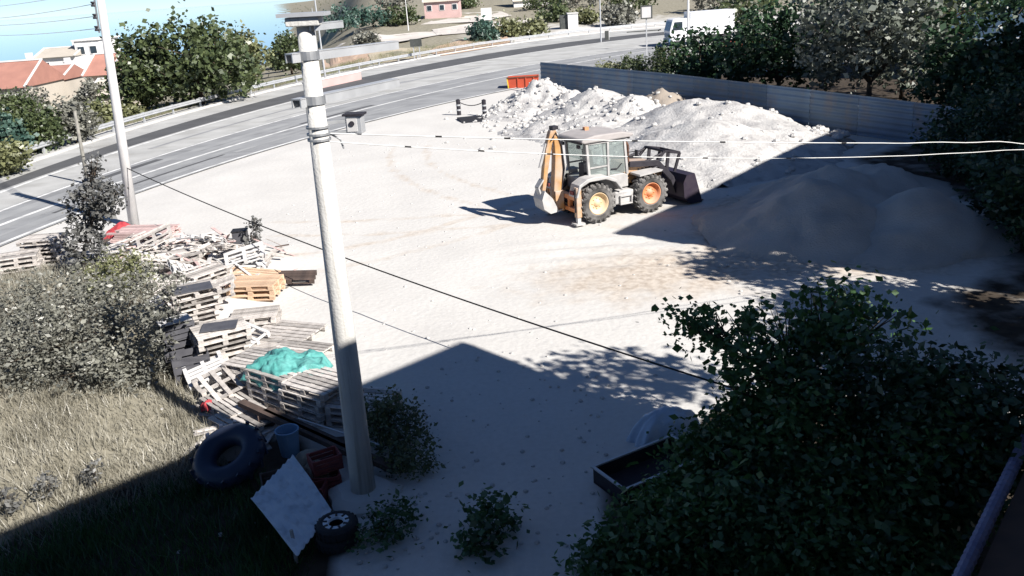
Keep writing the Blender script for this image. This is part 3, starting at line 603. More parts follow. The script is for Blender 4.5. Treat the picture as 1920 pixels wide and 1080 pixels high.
# hood and nose
hood = MB().prism([(.40, 1.02), (2.0, 1.02), (2.05, 1.2), (1.98, 1.52), (1.80, 1.62), (.40, 1.78)], -.46, .46).build('hood', M['machine_yellow'], BH, bevel=.04)
for s in (-1, 1):
    for k in range(4): MB().box((1.0 + k * .16, s * .465, 1.38), (.05, .02, .24)).build('vent', M['machine_dark'], hood)
MB().box((2.03, 0, 1.26), (.05, .7, .34)).build('grille', M['machine_dark'], hood)
MB().tube([(.68, -.30, 1.6), (.68, -.30, 2.35), (.60, -.30, 2.48)], .045, 10).build('exhaust_pipe', M['rust'], BH)
# fenders
for s in (-1, 1):
    y0, y1 = (s * .60, s * 1.17) if s > 0 else (-1.17, -.60)
    MB().prism([(-1.98, 1.02), (-1.92, 1.02), (-1.78, 1.36), (-1.45, 1.50), (-.80, 1.50), (-.40, 1.34), (-.16, 1.02), (-.10, 1.04), (-.34, 1.42), (-.72, 1.60), (-1.2, 1.64), (-1.55, 1.60), (-1.86, 1.44)], y0, y1).build('rear_fender', M['machine_grey'], BH, bevel=.02)
    MB().box((.02, s * .80, .72), (.78, .46, .46)).build('fuel_tank' if s < 0 else 'hydraulic_tank', M['machine_grey'], BH, bevel=.05)
    stp = MB(); stp.box((.05, s * 1.06, .50), (.50, .12, .04)); stp.box((.05, s * 1.06, .78), (.50, .10, .04)); stp.box((-.18, s * 1.06, .64), (.03, .10, .30)); stp.box((.28, s * 1.06, .64), (.03, .10, .30)); stp.build('step', M['machine_grey'], BH)
    MB().prism([(.62, 1.36), (1.55, 1.42), (1.60, 1.47), (.62, 1.43)], s * .5, s * 1.12).build('front_fender', M['machine_grey'], BH)
    # mirrors
    mr_ = MB(); mr_.tube([(.35, s * .72, 2.2), (.55, s * .98, 2.25)], .015, 6); mr_.box((.56, s * 1.02, 2.16), (.05, .16, .28)); mr_.build('mirror', M['machine_dark'], BH)
MB().box((.95, -.50, 1.16), (.95, .10, .20)).build('side_panel', M['machine_yellow'], BH, bevel=.02)
# loader arms, links, rams and bucket; arms and links coloured dark for their shade
for s in (-1, 1):
    a = MB(); a.bar((.55, s * .55, 1.72), (1.75, s * .62, 1.62), .12, .20); a.bar((1.70, s * .62, 1.63), (2.35, s * .62, .95), .12, .20); a.bar((2.33, s * .62, .98), (2.55, s * .62, .42), .12, .18); a.build('loader_arm', M['machine_dark'], BH, bevel=.015)
    MB().tube([(.62, s * .62, 1.1), (1.7, s * .62, 1.5)], .055, 8).build('lift_ram', M['machine_dark'], BH)
    l = MB(); l.bar((1.78, s * .58, 1.72), (2.05, s * .58, 1.98), .06, .10); l.bar((2.05, s * .58, 1.98), (2.72, s * .58, 1.84), .06, .10); l.bar((2.72, s * .58, 1.84), (2.50, s * .58, 1.18), .06, .10); l.bar((2.22, s * .58, 1.95), (2.14, s * .58, 1.2), .06, .12); l.build('bucket_link', M['machine_dark'], BH)
    MB().tube([(1.2, s * .56, 1.72), (2.05, s * .56, 1.95)], .04, 8).build('tilt_ram', M['machine_dark'], BH)
cb = MB(); cb.tube([(2.05, -.58, 1.98), (2.05, .58, 1.98)], .05, 8); cb.tube([(2.72, -.58, 1.84), (2.72, .58, 1.84)], .05, 8); cb.build('cross_tube', M['machine_dark'], BH)
bk = MB(); pr_ = [(2.50, .30), (2.46, .85), (2.60, 1.12), (2.95, 1.14), (2.97, 1.10), (2.64, 1.06), (2.53, .84), (2.57, .36), (2.78, .14), (3.30, .06), (3.30, .02), (2.74, .06)]
bk.prism(pr_, -1.15, 1.15)
for s in (-1, 1): bk.prism([(2.50, .30), (2.46, .85), (2.60, 1.12), (2.96, 1.13), (3.10, .7), (3.30, .05), (2.74, .05)], s * 1.15 - .015, s * 1.15 + .015)
bk.build('loader_bucket', M['bucket_steel'], BH)
for k in range(8): MB().box((3.36, -1.0 + k * .286, .045), (.20, .09, .03)).build('bucket_tooth', M['machine_dark'], BH)
# rear frame, stabilisers and digging arm
b = MB(); b.box((-1.82, 0, .95), (.20, 2.1, .16)); b.box((-1.82, 0, .52), (.18, 2.0, .14)); b.box((-1.82, -.42, .74), (.14, .14, .5)); b.box((-1.82, .42, .74), (.14, .14, .5)); b.build('rear_frame', M['machine_orange'], BH, bevel=.015)
for s in (-1, 1):
    sl = MB().box((-1.86, s * 1.02, .84), (.19, .19, 1.05)).build('stabiliser', M['machine_yellow'], BH, bevel=.015)
    MB().box((-1.86, s * 1.02, .26), (.13, .13, .3)).build('inner_leg', M['machine_grey'], sl); MB().box((-1.86, s * 1.02, .09), (.36, .32, .06)).build('foot', M['machine_grey'], sl)
    MB().tube([(-1.97, s * 1.02, .5), (-1.97, s * 1.02, 1.3)], .025, 6).build('hose', M['machine_dark'], sl)
b = MB(); b.box((-2.10, 0, .78), (.34, .42, .72)); b.tube([(-2.2, 0, .4), (-2.2, 0, 1.2)], .09, 10); b.build('king_post', M['machine_yellow'], BH, bevel=.02)
boom = MB().prism([(-2.32, .72), (-2.08, .66), (-1.82, 1.9), (-1.86, 2.4), (-2.02, 3.02), (-2.18, 3.06), (-2.16, 2.4), (-2.20, 1.9)], -.14, .14).build('boom', M['machine_yellow'], BH, bevel=.02)
MB().tube([(-2.02, 0, 1.0), (-1.72, 0, 2.0)], .07, 10).build('boom_ram', M['machine_grey'], boom); MB().tube([(-1.75, 0, 1.9), (-1.86, 0, 2.7)], .035, 8).build('ram_rod', M['steel'], boom)
dip = MB().prism([(-2.02, 3.10), (-2.10, 3.26), (-2.28, 3.22), (-2.50, 2.6), (-2.66, 1.6), (-2.72, 1.22), (-2.58, 1.20), (-2.40, 2.1), (-2.24, 2.8)], -.11, .11).build('dipper_arm', M['machine_yellow'], BH, bevel=.02)
MB().tube([(-2.02, 0, 2.3), (-2.22, 0, 2.9)], .06, 8).build('dipper_ram', M['machine_grey'], dip); MB().tube([(-2.42, 0, 2.8), (-2.72, 0, 2.0)], .055, 8).build('crowd_ram', M['machine_grey'], dip)
MB().box((-2.1, 0, 3.30), (.22, .26, .12)).build('pivot_cap', M['machine_dark'], dip)
hs = MB()
for yy in (-.13, -.09, .1): hs.tube([(-2.0, yy, 1.0), (-1.86, yy * 1.6, 1.9), (-1.92, yy * 1.4, 2.7), (-2.1, yy, 3.15), (-2.3, yy * 1.4, 2.9)], .02, 6)
hs.build('hoses', M['machine_dark'], boom)
db = MB(); dp = [(-2.74, 1.25), (-2.86, .95), (-2.80, .62), (-2.55, .42), (-2.22, .45), (-2.22, .49), (-2.52, .47), (-2.75, .65), (-2.80, .95), (-2.70, 1.2)]
db.prism(dp, -.32, .32)
for s in (-1, 1): db.prism([(-2.74, 1.25), (-2.86, .95), (-2.80, .62), (-2.55, .42), (-2.22, .45), (-2.45, .95)], s * .32 - .012, s * .32 + .012)
db.build('digging_bucket', M['machine_grey'], BH)
for k in range(5): MB().box((-2.14, -.26 + k * .13, .47), (.18, .05, .03), (0, -.2, 0)).build('digging_tooth', M['machine_grey'], BH)
lk = MB(); lk.bar((-2.66, 0, 1.6), (-2.86, 0, 1.35), .28, .05); lk.bar((-2.86, 0, 1.35), (-2.76, 0, 1.0), .28, .05); lk.build('bucket_linkage', M['machine_grey'], BH)
for s in (-1, 1): MB().box((-1.98, s * .85, 1.16), (.06, .22, .12)).build('tail_light', M['crate_red'], BH); MB().box((-1.48, s * .55, 2.62), (.06, .18, .12)).build('work_light', M['machine_dark'], BH); MB().box((.52, s * .55, 2.70), (.06, .18, .10)).build('head_light', M['machine_dark'], BH)
MB().box((-.6, .4, 3.03), (.16, .16, .12)).build('beacon', M['machine_orange'], BH)

# ------------------------------------------------------------------ pallets, boards and scrap at the edge of the yard
W_, D_, H_ = 1.2, 1.0, .145
dbm = MB().box((0, 0, 0), (W_, .105, .022)).mesh('deck_board'); bbm = MB().box((0, 0, 0), (W_, .10, .022)).mesh('bottom_board')
crm = MB().box((0, 0, 0), (.11, D_, .022)).mesh('cross_board'); blm = MB().box((0, 0, 0), (.12, .11, .078)).mesh('block')
for m_ in (dbm, bbm, crm, blm): m_.materials.append(None)
def pallet(loc, rot, label, group, m='wood', skip=(), k=(1, 1)):
    t = thing('pallet', label, 'pallet', loc, 0, group, rot=rot); t.scale = (k[0], k[1], 1)
    def pt(nm, me, l):
        o = bpy.data.objects.new(nm, me); C.objects.link(o); o.parent = t; o.location = l
        o.material_slots[0].link = 'OBJECT'; o.material_slots[0].material = M[m]
    for i in range(7):
        if i not in skip: pt('deck_board', dbm, (0, -.44 + i * .1467, .134 + random.uniform(-.002, .002)))
    for x in (-.54, 0, .54):
        pt('cross_board', crm, (x, 0, .1115))
        for y in (-.44, 0, .44): pt('block', blm, (x, y, .0615))
    for y in (-.44, 0, .44): pt('bottom_board', bbm, (0, y, .0112))
    return t
def stack(loc, n_, rz, label, group, m='wood', jit=.06, z0=None, lean=(0, 0), k=(1, 1)):
    z = (z1(loc[0], loc[1]) + .012) if z0 is None else z0; od = ['lowest', 'second from the ground', 'third from the ground', 'fourth from the ground', 'fifth from the ground', 'sixth from the ground', 'seventh from the ground']
    for i in range(n_):
        pallet((loc[0] + random.uniform(-jit, jit) + lean[0] * i, loc[1] + random.uniform(-jit, jit) + lean[1] * i, z + i * .148), (0, 0, rz + random.uniform(-jit, jit)), label + ', ' + ('topmost' if i == n_ - 1 else od[i]), group, m, skip=(random.randrange(7),) if random.random() < .3 else (), k=k)
    return z + n_ * .148
def gp(px, py): v = G(px, py); return (v.x, v.y)
def dr(a, b):                             # heading of the ground line between two pixels
    p, q = G(*a), G(*b); return math.atan2(q.y - p.y, q.x - p.x)
# stack under the turquoise tarp, beside the big pole
ts = (-4.95, 16.45); zt = stack(ts, 5, R(-38), 'grey wooden pallet in the stack under the turquoise tarp', 'pallets under the tarp')
ts2 = (-4.05, 15.75); zt2 = stack(ts2, 5, R(-38), 'pale wooden pallet in the low stack against the concrete pole', 'pallets against the pole')
stack((-5.75, 17.35), 4, R(-30), 'grey wooden pallet in the stack just behind the tarp', 'pallets behind the tarp')
stack((-3.05, 15.35), 3, R(-20), 'weathered pallet in the stack between concrete pole and shrub', 'pallets beside the shrub')
# high leaning stacks
stack((-8.25, 20.55), 7, R(32), 'whitish pallet in the tall stack nearest the plank heap', 'pallets in the tall stack', lean=(.03, -.02), jit=.05)
stack((-7.05, 18.7), 6, R(28), 'whitish pallet in the leaning stack by the crates', 'pallets in the leaning stack', lean=(.045, -.03), jit=.05)
stack((-6.75, 20.9), 2, R(8), 'flat grey pallet in the pair behind the slatted wide pallet', 'pallets lying in a pair')
for i, (x, y, rz) in enumerate(((-5.75, 19.95, -22), (-5.15, 18.75, -25), (-6.15, 18.9, 12))):
    pallet((x, y, z1(x, y) + .015), (0, 0, R(rz)), ('wide slatted pallet lying alone on the pale yard', 'pale pallet lying flat next to the turquoise tarp', 'pallet lying flat between the leaning stack and the tarp')[i], 'pallets lying on the ground', k=((1.35, 1.35), (1.1, 1), (1.1, 1.1))[i])
# new wood pallets
zz = stack((-7.25, 23.0), 3, R(-4), 'peach coloured new pallet stacked beside the plank heap', 'new wood pallets', 'wood_new', .03, k=(1.15, 1))
pallet((-7.75, 24.15, z1(-7.75, 24.15) + .06), (R(7), R(6), R(-8)), 'peach coloured new pallet tipped onto the plank heap', 'new wood pallets', 'wood_new', k=(1.3, 1))
pallet((-6.55, 24.2, z1(-6.55, 24.2) + .10), (0, R(5), R(6)), 'dark red pallet sticking out of the plank heap into the yard', None, 'wood_dark', k=(1.2, .9))
# roadside stacks
stack(gp(92, 492), 6, R(2), 'white wooden pallet in the roadside stack under the sapling', 'roadside pallets by the sapling')
stack(gp(45, 515), 4, R(18), 'grey pallet in the low roadside stack beside the bush', 'roadside pallets by the bush')
stack((-8.85, 23.6), 3, R(60), 'broken grey pallet half buried in the plank heap', 'pallets in the plank heap', jit=.15)
stack((-10.2, 25.3), 2, R(20), 'broken grey pallet near the top of the plank heap', 'pallets on the plank heap', jit=.15)
# leaning slatted pallets by the tyre
pallet((-6.05, 16.15, z1(-6.05, 16.15) + .03), (R(-4), 0, R(-48)), 'slatted pallet sunk in dry grass beside the red cloth', None, k=(1.1, .8))
pallet((-5.55, 15.45, z1(-5.55, 15.45) + .02), (0, 0, R(-44)), 'slatted pallet at the edge of the building shadow above the big tyre', None)
# loose broken pallets thrown between the stacks
loose = [(-9.4, 22.3, 24, 10, 30), (-8.7, 22.0, -16, 22, 75), (-9.6, 23.9, 30, -8, 120), (-8.0, 22.2, 12, -14, 10), (-7.6, 19.9, -20, 16, 60), (-6.6, 19.5, 14, 8, -35), (-6.9, 17.4, 22, -12, 25), (-6.3, 17.9, -14, 10, 80), (-10.6, 24.6, 18, 20, 45), (-11.2, 26.6, -22, 12, 100), (-11.9, 28.0, 16, -18, 20), (-9.9, 26.8, 26, 6, 150), (-8.8, 25.6, -12, 20, 65), (-8.1, 25.2, 18, -10, 15), (-6.4, 16.8, 10, 14, -50), (-9.0, 20.9, 34, 10, 95)]
for (x, y, a, b_, c_) in loose:
    pallet((x, y, z1(x, y) + .03 + .42 * math.sin(R(abs(a))) + .5 * math.sin(R(abs(b_)))), (R(a), R(b_), R(c_)), 'broken pallet lying tilted in the jumble between the stacks and the plank heap', 'tilted broken pallets', 'wood' if int(x * 10) % 3 else 'white_block', skip=random.sample(range(7), 3), k=(random.uniform(.7, 1.05), random.uniform(.7, 1)))
# pink boards by the road pole
zp = z1(-13.2, 30.2); t = thing('board_stack', 'stack of pinkish sawn boards at the foot of the roadside pole', 'boards', (-13.15, 30.25, zp), R(-10))
for lay in range(5):
    for j in range(6): MB().box((random.uniform(-.1, .1), -.5 + j * .2, .035 + lay * .07 + .0), (2.1 + random.uniform(-.2, .2), .17, .05), (0, 0, random.uniform(-.03, .03))).build('board', M['wood_pink'], t)
def cloth(name, label, cat, c, rx, ry, h, m, seed=0, rz=0, skirt=.0, top=None, res=26, exp=2.2, wr=.06, thick=.012, group=None):
    # soft sheet: a wrinkled dome with hanging edge
    mb = MB(); n1 = res; vs_ = []; fs = []
    for i in range(n1 + 1):
        for j in range(n1 + 1):
            u, v = 2 * i / n1 - 1, 2 * j / n1 - 1; k_ = max(abs(u), abs(v)); rr_ = math.hypot(u, v) or 1e-6; s_ = k_ / rr_; u2, v2 = u * s_, v * s_      # square to disc
            edge = 1 + .10 * math.sin(5 * math.atan2(v2, u2) + seed) + .05 * math.sin(11 * math.atan2(v2, u2) + 2 * seed)
            q = min(1, math.hypot(u2, v2)); zc = h * (1 - q ** exp) + wr * float(vnoise(u2 * rx + seed, v2 * ry, 4.5, seed)) * (1 - .3 * q) + wr * .55 * (.5 - abs(float(vnoise(u2 * rx * 1.3 + seed, v2 * ry, 7.0, seed + 3)))) - skirt * max(0, q - .8) / .2
            vs_.append((u2 * rx * edge, v2 * ry * edge, zc))
    for i in range(n1):
        for j in range(n1): a = i * (n1 + 1) + j; fs.append((a, a + 1, a + n1 + 2, a + n1 + 1))
    mb.add(vs_, fs); o = mb.build(name, M[m], None, True); o.location = c; o.rotation_euler.z = rz
    s_ = o.modifiers.new('solid', 'SOLIDIFY'); s_.thickness = thick; tag(o, label, cat, group); return o
cloth('tarp', 'crumpled turquoise tarp thrown over the pallet stack behind the concrete pole', 'tarp', (ts[0] + .10, ts[1] + .2, zt + .03), .98, .66, .09, 'tarp', 3, R(-10), .32, exp=1.6, wr=.10, res=70)
cloth('tarp', 'loose heap of pink red tarp lying beside the roadside pole', 'tarp', (-14.35, 31.15, z1(-14.35, 31.15) + .05), .75, .5, .42, 'cloth_red', 6, .3, .05, wr=.1)
cloth('rag', 'crumpled red cloth in the dry grass below the leaning stack', 'cloth', (*gp(392, 768), z1(*gp(392, 768)) + .05), .17, .19, .16, 'cloth_red', 2, .4, wr=.05)
cloth('rag', 'pinkish white rag lying next to the crumpled red cloth', 'cloth', (*gp(412, 764), z1(*gp(412, 764)) + .06), .27, .10, .07, 'cloth_white', 4, .5, wr=.03)
# black crates beside the leaning stack
def crate(loc, rz, size, label, m, group=None, open_=True):
    t = thing('crate', label, 'crate', loc, rz, group); x, y, z = size; w = .025
    b = MB(); b.box((0, 0, w / 2), (x, y, w)); b.build('base', M[m], t)
    for (cx, cy, sx, sy) in ((0, y / 2 - w / 2, x, w), (0, -y / 2 + w / 2, x, w), (x / 2 - w / 2, 0, w, y - 2 * w - .002), (-x / 2 + w / 2, 0, w, y - 2 * w - .002)):
        s = MB(); nb = 3
        for k_ in range(nb): hh = (z - w) / nb; s.box((cx, cy, w + hh * (k_ + .5)), (sx, sy, hh * .78))
        s.build('side', M[m], t)
    for a in (-1, 1):
        for c_ in (-1, 1): MB().box((a * (x / 2 - .03), c_ * (y / 2 - .03), z / 2), (.05, .05, z - .004)).build('corner_post', M[m], t)
    return t
zc = z1(-7.9, 18.6)
crate((-7.95, 18.75, zc + .01), R(30), (.8, .6, .55), 'black plastic crate at the bottom by the grey bush', 'plastic_grey'); crate((-7.95, 18.75, zc + .57), R(36), (.75, .55, .4), 'black plastic crate on top of another beside the bush', 'plastic_grey')
crate((-7.35, 17.75, z1(-7.35, 17.75) + .01), R(25), (.8, .6, .6), 'black plastic crate in front of the leaning pallets', 'plastic_grey')
o = MB().box((0, 0, .012), (.95, .62, .022)).build('plywood_sheet', M['plastic_grey'], None, bevel=.004); o.location = (-8.2, 20.5, z1(-8.2, 20.5) + 7 * .148 + .03); o.location.x += .18; o.location.y -= .12; o.rotation_euler = (0, 0, R(24)); tag(o, 'dark grey board lying on the tall pallet stack', 'board')
o = MB().box((0, 0, .012), (.8, .55, .022)).build('plywood_sheet', M['plastic_grey'], None, bevel=.004); o.location = (-6.85, 18.55, z1(-7.05, 18.7) + 6 * .148 + .03); o.rotation_euler = (0, 0, R(10)); tag(o, 'dark grey board lying on the leaning pallet stack', 'board')
o = MB().box((0, 0, .015), (.72, .5, .028)).build('white_panel', M['white_block'], None); o.location = (-7.95, 18.75, zc + .985); o.rotation_euler = (0, 0, R(33)); tag(o, 'white panel lying over the upper black crate', 'panel')
# loose planks of the heap
plm = [MB().box((0, 0, 0), (L_, w_, .026)).mesh('plank') for L_, w_ in ((.7, .1), (1.0, .1), (1.25, .12), (.45, .14), (1.6, .09))]
for m_ in plm: m_.materials.append(None)
labs = {'wood': 'bleached grey broken plank lying loose on the plank heap', 'wood_dark': 'dark weathered broken plank lying loose on the plank heap', 'wood_pink': 'pinkish broken plank lying loose on the plank heap', 'white_block': 'whitish painted broken plank lying loose on the plank heap'}
laid = 0
while laid < 262:
    s = random.random(); c0 = (1 - s) * np.array([-13.0, 29.2]) + s * np.array([-7.3, 23.6]); x, y = c0 + rng.normal(0, 1, 2) * (1.0 - .25 * abs(s - .5))
    if x > -6.4 or y > 30.6: continue
    laid += 1; k = random.choices(list(labs), (52, 12, 12, 24))[0]
    o = bpy.data.objects.new('plank', random.choice(plm)); C.objects.link(o); o.material_slots[0].link = 'OBJECT'; o.material_slots[0].material = M[k]
    h = .3; gx_ = (z1(x + h, y) - z1(x - h, y)) / (2 * h); gy_ = (z1(x, y + h) - z1(x, y - h)) / (2 * h)
    nrm = Vector((-gx_, -gy_, 1)).normalized(); q = Vector((0, 0, 1)).rotation_difference(nrm)
    e = Euler((random.gauss(0, .3), random.gauss(0, .2), random.uniform(0, 6.28)))
    o.rotation_euler = (q.to_matrix() @ e.to_matrix()).to_euler(); o.location = (x, y, z1(x, y) + random.uniform(.03, .26)); tag(o, labs[k], 'plank', labs[k].split(' broken')[0] + ' planks of the heap')
# low boards trodden into the grass along the stacks
for k in range(26):
    p = G(random.uniform(380, 520), random.uniform(735, 830)); o = bpy.data.objects.new('plank', random.choice(plm)); C.objects.link(o); o.material_slots[0].link = 'OBJECT'; o.material_slots[0].material = M['wood']
    o.location = (p.x, p.y, z1(p.x, p.y) + .03 + .02 * (k % 3)); o.rotation_euler = (random.gauss(0, .06), random.gauss(0, .06), random.uniform(0, 3.14)); tag(o, 'grey plank trodden into the dry grass below the leaning stack', 'plank', 'planks in the dry grass')
# long beams lying across the scrap in front of the pole
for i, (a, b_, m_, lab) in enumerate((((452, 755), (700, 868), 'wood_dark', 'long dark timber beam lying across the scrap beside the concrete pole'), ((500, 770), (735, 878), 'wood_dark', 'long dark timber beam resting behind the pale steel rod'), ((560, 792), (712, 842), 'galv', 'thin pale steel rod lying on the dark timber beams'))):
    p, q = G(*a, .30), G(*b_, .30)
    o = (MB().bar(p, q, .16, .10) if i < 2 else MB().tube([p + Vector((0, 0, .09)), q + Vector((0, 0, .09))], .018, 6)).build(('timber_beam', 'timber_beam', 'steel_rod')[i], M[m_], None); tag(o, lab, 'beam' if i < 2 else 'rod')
# wooden trestle blocks under the beams
for k, px in enumerate(((500, 800), (640, 855))):
    p = G(*px); o = MB().box((0, 0, .12), (.3, .3, .25)).build('timber_block', M['wood_dark'], None, bevel=.01); o.location = (p.x, p.y + .15, 0); tag(o, 'squat timber block propping up the dark beams', 'block', 'blocks under the beams')

# ------------------------------------------------------------------ things in the shade round the pole
def torus(R0, r_, n1=40, n2=16, sq=1.0):
    mb = MB(); return mb.lathe([(R0 + r_ * math.cos(a), sq * r_ * math.sin(a)) for a in [2 * math.pi * k / n2 for k in range(n2)]], n1, close=True)
bt = thing('tractor_tyre', 'very large dark tyre lying tilted at the edge of the building shadow', 'tyre', (*gp(437, 893), .42), rot=(R(24), R(-12), 0))
b = torus(.46, .21, 44, 16, .95)
b.build('casing', M['tube_rubber'], bt, True)
for k in range(30):
    a = 2 * math.pi * k / 30; m = Matrix.Rotation(a, 3, 'Z'); MB().box(m @ Vector((.655, 0, (.07 if k % 2 else -.07))), (.035, .06, .19), m @ Matrix.Rotation(.5 if k % 2 else -.5, 3, 'X')).build('tread_lug', M['tube_rubber'], bt)
torus(.28, .028, 36, 8).build('bead', M['tube_rubber'], bt, True)
# block the tyre leans on
p = gp(430, 862); o = MB().box((0, 0, .17), (.6, .4, .36)).build('concrete_block', M['concrete'], None, bevel=.02); o.location = (p[0], p[1] + .15, 0); o.rotation_euler.z = .4; tag(o, 'rough concrete block that the big tyre leans on', 'block')
# corrugated white sheet resting on crates
c4 = [G(549, 853, .42), G(470, 937, .46), G(556, 1046, .38), G(622, 958, .36)]      # top, left, bottom, right
t = thing('corrugated_sheet', 'pale corrugated roofing sheet lying tilted beside the tyres', 'sheet', (c4[1] + c4[3]) / 2)
mb = MB(); nu, nv = 56, 24; org = (c4[1] + c4[3]) / 2; vs_ = []; fs = []
for i in range(nu + 1):
    for j in range(nv + 1):
        u, v = i / nu, j / nv; p = (c4[0] * (1 - u) + c4[3] * u) * (1 - v) + (c4[1] * (1 - u) + c4[2] * u) * v
        vs_.append(p - org + Vector((0, 0, .022 * math.cos(j * math.pi / 1.5 * 1.0) + .03 * math.sin(u * 3.1) + .01 * float(vnoise(u * 3, v * 2, 2.0, 4)))))
for i in range(nu):
    for j in range(nv): a = i * (nv + 1) + j; fs.append((a, a + 1, a + nv + 2, a + nv + 1))
o = mb.add(vs_, fs).build('sheet', M['sheet_white'], t, True); s_ = o.modifiers.new('solid', 'SOLIDIFY'); s_.thickness = .008
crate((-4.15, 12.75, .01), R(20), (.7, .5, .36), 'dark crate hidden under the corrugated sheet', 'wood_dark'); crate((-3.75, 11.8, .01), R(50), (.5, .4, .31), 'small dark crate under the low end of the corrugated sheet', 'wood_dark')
p = G(556, 1052, 0); o = MB().tube([(0, 0, -.1), (.02, 0, .3), (0, .03, .55)], [.035, .03, .028], 7).build('stake', M['wood'], None); o.location = (p.x, p.y - .02, 0); tag(o, 'short pale stake at the low corner of the corrugated sheet', 'stake')
# two small tyres stacked, the upper with a pale wheel
for k in range(2):
    p = G(628, 990, .3); wt = thing('small_tyre', ('small dark tyre at the bottom of the pair by the corrugated sheet', 'small tyre with a pale ring of bolt holes on top of another tyre')[k], 'tyre', (p.x + .03 * k, p.y, .115 + .215 * k), .3 * k)
    b = torus(.24, .085, 34, 12, 1.25)
    for q in range(24):
        a = 2 * math.pi * q / 24; m = Matrix.Rotation(a, 3, 'Z'); b.box(m @ Vector((.322, 0, 0)), (.016, .04, .12), m)
    b.build('casing', M['rubber'], wt)
    if k:
        b = MB(); b.lathe([(.21, .06), (.22, .095), (.12, .085), (.11, .05)], 28, close=True); b.build('wheel_ring', M['sheet_white'], wt)
        for q in range(9):
            a = 2 * math.pi * q / 9; MB().box((.17 * math.cos(a), .17 * math.sin(a), .094), (.065, .034, .012), (0, 0, a)).build('slot', M['black'], wt)
# drum, sacks, red crates
p = gp(545, 850); t = thing('bucket', 'pale blue plastic bucket among the scrap in front of the corrugated sheet', 'bucket', (p[0], p[1], 0))
MB().lathe([(0, .0), (.17, .0), (.21, .48), (.225, .48), (.225, .51), (.20, .51), (.165, .03), (0, .03)], 22).build('body', M['drum_blue'], t, False); MB().tube([(-.215, 0, .47), (-.15, .12, .34), (0, .18, .28), (.15, .12, .34), (.215, 0, .47)], .008, 6).build('handle', M['steel'], t)
for i, (px, lab) in enumerate((((583, 876), 'slumped tan sack beside the pale blue bucket'), ((596, 904), 'slumped tan sack leaning on the red crates'))):
    p = gp(*px); cloth('sack', lab, 'sack', (p[0], p[1], .02), .30, .24, .34, 'sack_tan', 5 + i, .4 * i, exp=3.5, wr=.05)
for i, (px, z, rz, lab) in enumerate((((612, 915), .01, 20, 'lower red slatted crate at the foot of the concrete pole'), ((616, 905), .30, 28, 'upper red slatted crate at the foot of the concrete pole'), ((585, 935), .01, -5, 'single red slatted crate next to the corrugated sheet'))):
    p = gp(*px); crate((p[0], p[1], z), R(rz), (.52, .38, .28), lab, 'crate_red')
# broken bits of concrete and rubbish round the footing
bits = []
for k in range(60):
    p = G(random.gauss(760, 60), random.gauss(945, 22)); bits.append((p.x, p.y, 0))
for k in range(50):
    p = G(random.gauss(640, 130), random.gauss(980, 40)); bits.append((p.x, p.y, 0))
for k in range(160):
    p = G(random.uniform(700, 1150), random.uniform(700, 1050)); bits.append((p.x, p.y, -.01))
for k in range(420):
    x, y = random.uniform(-9, 9), random.uniform(16, 48)
    bits.append((x, y, z1(x, y) - .01))
struct(stones('rubble_bits', bits, .025, .09, 'stone'), 'stuff')
# steel trough and covered load at the garden edge
tc = [G(1112, 877, .30), G(1222, 833, .30)]; dv = (tc[1] - tc[0]); L_ = dv.length; an = math.atan2(dv.y, dv.x)
t = thing('steel_trough', 'dark steel trough with pale rim standing at the garden edge', 'trough', (tc[0].x, tc[0].y, 0), an); Lt, Wt = 1.7, .85
mb = MB(); mb.box((Lt / 2, -Wt / 2, .03), (Lt, Wt, .04))
for (c_, s_) in (((Lt / 2, -.012, .16), (Lt, .024, .28)), ((Lt / 2, -Wt + .012, .16), (Lt, .024, .28)), ((.012, -Wt / 2, .16), (.024, Wt - .05, .28)), ((Lt - .012, -Wt / 2, .16), (.024, Wt - .05, .28))): mb.box(c_, s_)
mb.build('tray', M['machine_dark'], t)
rm_ = MB()
for (c_, s_) in (((Lt / 2, 0, .315), (Lt + .08, .05, .03)), ((Lt / 2, -Wt, .315), (Lt + .08, .05, .03)), ((0, -Wt / 2, .315), (.05, Wt - .055, .03)), ((Lt, -Wt / 2, .315), (.05, Wt - .055, .03))): rm_.box(c_, s_)
rm_.build('rim', M['galv'], t)
p = gp(1248, 822); cloth('tarp', 'pale blue white sheet thrown over a load at the garden edge', 'tarp', (p[0], p[1] + .15, .05), .75, .38, .42, 'tarp_white', 8, R(28), .1, exp=2.6, wr=.06, res=34)
